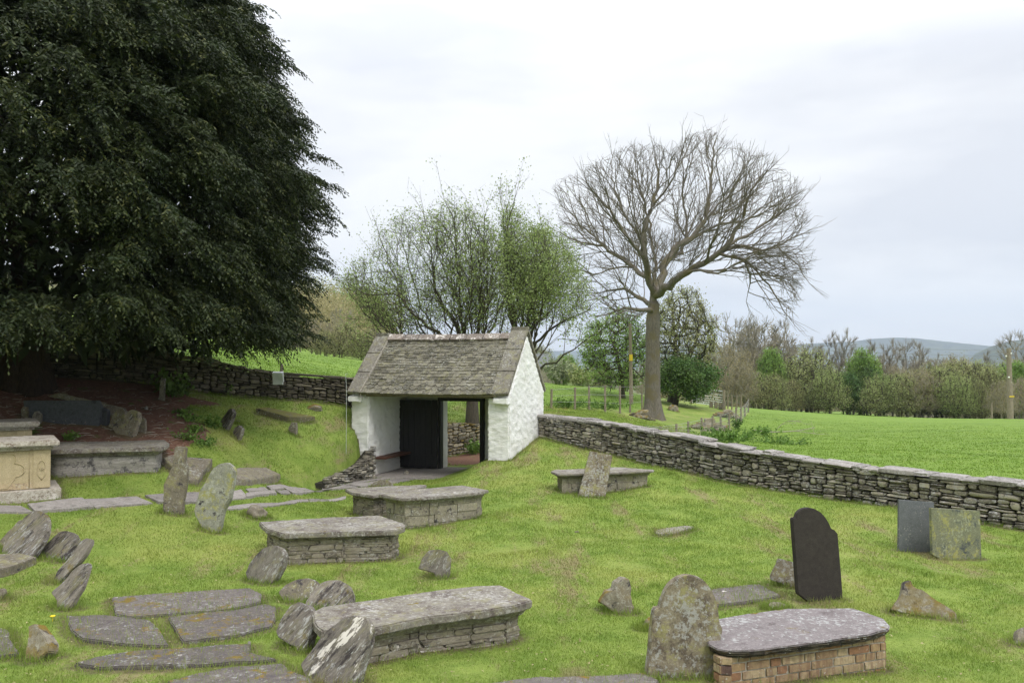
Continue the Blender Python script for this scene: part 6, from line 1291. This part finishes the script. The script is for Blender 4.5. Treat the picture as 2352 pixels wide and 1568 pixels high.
# ---------------------------------------------------------------- grass blades
def mow(n, rmin, rmax, amax, hb, wb, name, label, zone, pw=1.):
    r = rmin * (rmax / rmin) ** rng.random(n); a = np.radians(rng.uniform(-amax, amax, n)); x, y = r * np.sin(a), r * np.cos(a)
    k = ~(inpoly(x + sn(x, y, 3, 1) * .22, y + sn(y, x, 3.3, 2) * .25, LIT) | inpoly(x, y, LIT2)); f = inpoly(x, y, FR) | inpoly(x, y, FL_) | inpoly(x, y, FM); k &= (f if zone == 'field' else ~f)
    e = (x + 3.66) * .9455 - (y - 21.1) * .3256; b = (x + 4.11) * .3256 + (y - 21.19) * .9455; a_ = (x + 4.11) * .9455 - (y - 21.19) * .3256; k &= ~((a_ > .1) & (a_ < GW) & (b > -.02) & (b < 2.9))
    x, y, r = x[k], y[k], r[k]
    for pl in EXCL:
        p = np.array(pl); m = (x > p[:, 0].min()) & (x < p[:, 0].max()) & (y > p[:, 1].min()) & (y < p[:, 1].max())
        if m.any():
            c0 = p.mean(0); pin = c0 + (p - c0) * .97; mi = np.where(m)[0]; ins = inpoly(x[mi], y[mi], pin); kk = np.ones(len(x), bool); kk[mi[ins]] = False; x, y, r = x[kk], y[kk], r[kk]
    if zone == 'lawn':      # thin, trodden turf right against the stones
        ds = np.array([kd.find((u, w, 0))[2] for u, w in zip(x, y)]); kk = rng.random(len(x)) < np.clip(ds / .16, .12, 1); x, y, r = x[kk], y[kk], r[kk]
    n = len(x); z = H(x, y); tuft = np.clip(1 + .9 * sn(x, y, 4.7, 2) * sn(x, y, 1.9, 5), .45, 2.)
    sc_ = (r / 7) ** .55 * (np.clip((62 - r) / 40, .05, 1) if zone == 'field' else 1); h = hb * sc_ * tuft * rng.uniform(.6, 1.3, n); D = unit(np.c_[rng.normal(size=(n, 2)) * .5, np.ones(n)]); side = unit(np.c_[rng.normal(size=(n, 1)) * .6 + 1, rng.normal(size=(n, 1)) * .6, np.zeros(n)])
    o = leaf_obj(name, np.c_[x, y, z - .004], D, side, h, wb * (r / 7) ** .9 * rng.uniform(.7, 1.3, n), np.clip(rng.normal(.5, .22, n), 0, 1), M['blades'], tri=True)
    if zone == 'field': o.data.attributes.new('field', 'FLOAT', 'POINT').data.foreach_set('value', np.ones(len(o.data.vertices), np.float32))
    return tag(o, label, 'grass', kind='stuff')
mow(700000, 5.4, 36, 41, .026, .0032, 'lawn_grass', 'short mown grass of the churchyard lawn', 'lawn')
mow(250000, 13, 60, 42, .02, .005, 'field_grass', 'lush taller grass of the fields beyond the walls', 'field')
C = FOOT; C = np.repeat(C, 4, axis=0) + rng.normal(size=(len(C) * 4, 2)) * .05; ok = ~(inpoly(C[:, 0], C[:, 1], LIT) | inpoly(C[:, 0], C[:, 1], FR)); e = (C[:, 0] + 4.11) * .9455 - (C[:, 1] - 21.19) * .3256; b = (C[:, 0] + 4.11) * .3256 + (C[:, 1] - 21.19) * .9455
ok &= ~((e > .0) & (e < GW - .1) & (b > -.1) & (b < 3)) & ~((e > .1) & (e < .95) & (b > -1.5) & (b < .1)); C = C[ok]; n = len(C); r = np.hypot(C[:, 0], C[:, 1])
D = unit(np.c_[rng.normal(size=(n, 2)) * .45, np.ones(n)]); side = unit(np.c_[rng.normal(size=(n, 2)), np.zeros(n)])
tag(leaf_obj('long_grass', np.c_[C, H(C[:, 0], C[:, 1]) - .01], D, side, rng.uniform(.04, .11, n), .003 * (r / 7) ** .6, np.clip(rng.normal(.45, .2, n), 0, 1), M['blades'], tri=True), 'longer unmown grass tufts fringing stones, tombs and walls', 'grass', kind='stuff')
n = 2600; r = 5.6 * 4.2 ** rng.random(n); a = np.radians(rng.uniform(-36, 36, n)); x, y = r * np.sin(a), r * np.cos(a); dv = unit(np.c_[rng.normal(size=(n, 2)), rng.normal(size=n) * .25])
k = ~(inpoly(x, y, FR) | inpoly(x, y, LIT)); e = (x + 4.11) * .9455 - (y - 21.19) * .3256; x, y, dv = x[k], y[k], dv[k]; n = len(x)
tag(leaf_obj('fallen_leaves', np.c_[x, y, H(x, y) + .022], dv, unit(np.cross(dv, np.array([0, 0, 1.]) + rng.normal(size=(n, 3)) * .3)), rng.uniform(.015, .04, n), np.full(n, .008), rng.random(n), M['leaf_brown']), 'small dry leaves and clippings scattered over the lawn', 'leaves', kind='stuff')
# ---------------------------------------------------------------- aerial haze
hz = bpy.data.meshes.new('haze'); bm = bmesh.new(); bmesh.ops.create_cube(bm, size=1); bmesh.ops.scale(bm, vec=(13600, 13600, 560), verts=bm.verts); bmesh.ops.translate(bm, vec=(0, 0, 170), verts=bm.verts); bm.to_mesh(hz); bm.free()
hm = bpy.data.materials.new('haze_air'); hm.use_nodes = True; nt = hm.node_tree; nt.nodes.clear(); pv = nt.nodes.new('ShaderNodeVolumePrincipled'); pv.inputs['Color'].default_value = (.7, .83, 1, 1); pv.inputs['Density'].default_value = .000176; pv.inputs['Anisotropy'].default_value = .2
oo = nt.nodes.new('ShaderNodeOutputMaterial'); nt.links.new(pv.outputs[0], oo.inputs['Volume']); hz.materials.append(hm); tag(link('haze', hz), 'thin blue haze over the valley', 'haze', kind='stuff')
sc.cycles.volume_bounces = 0; sc.cycles.use_adaptive_sampling = True
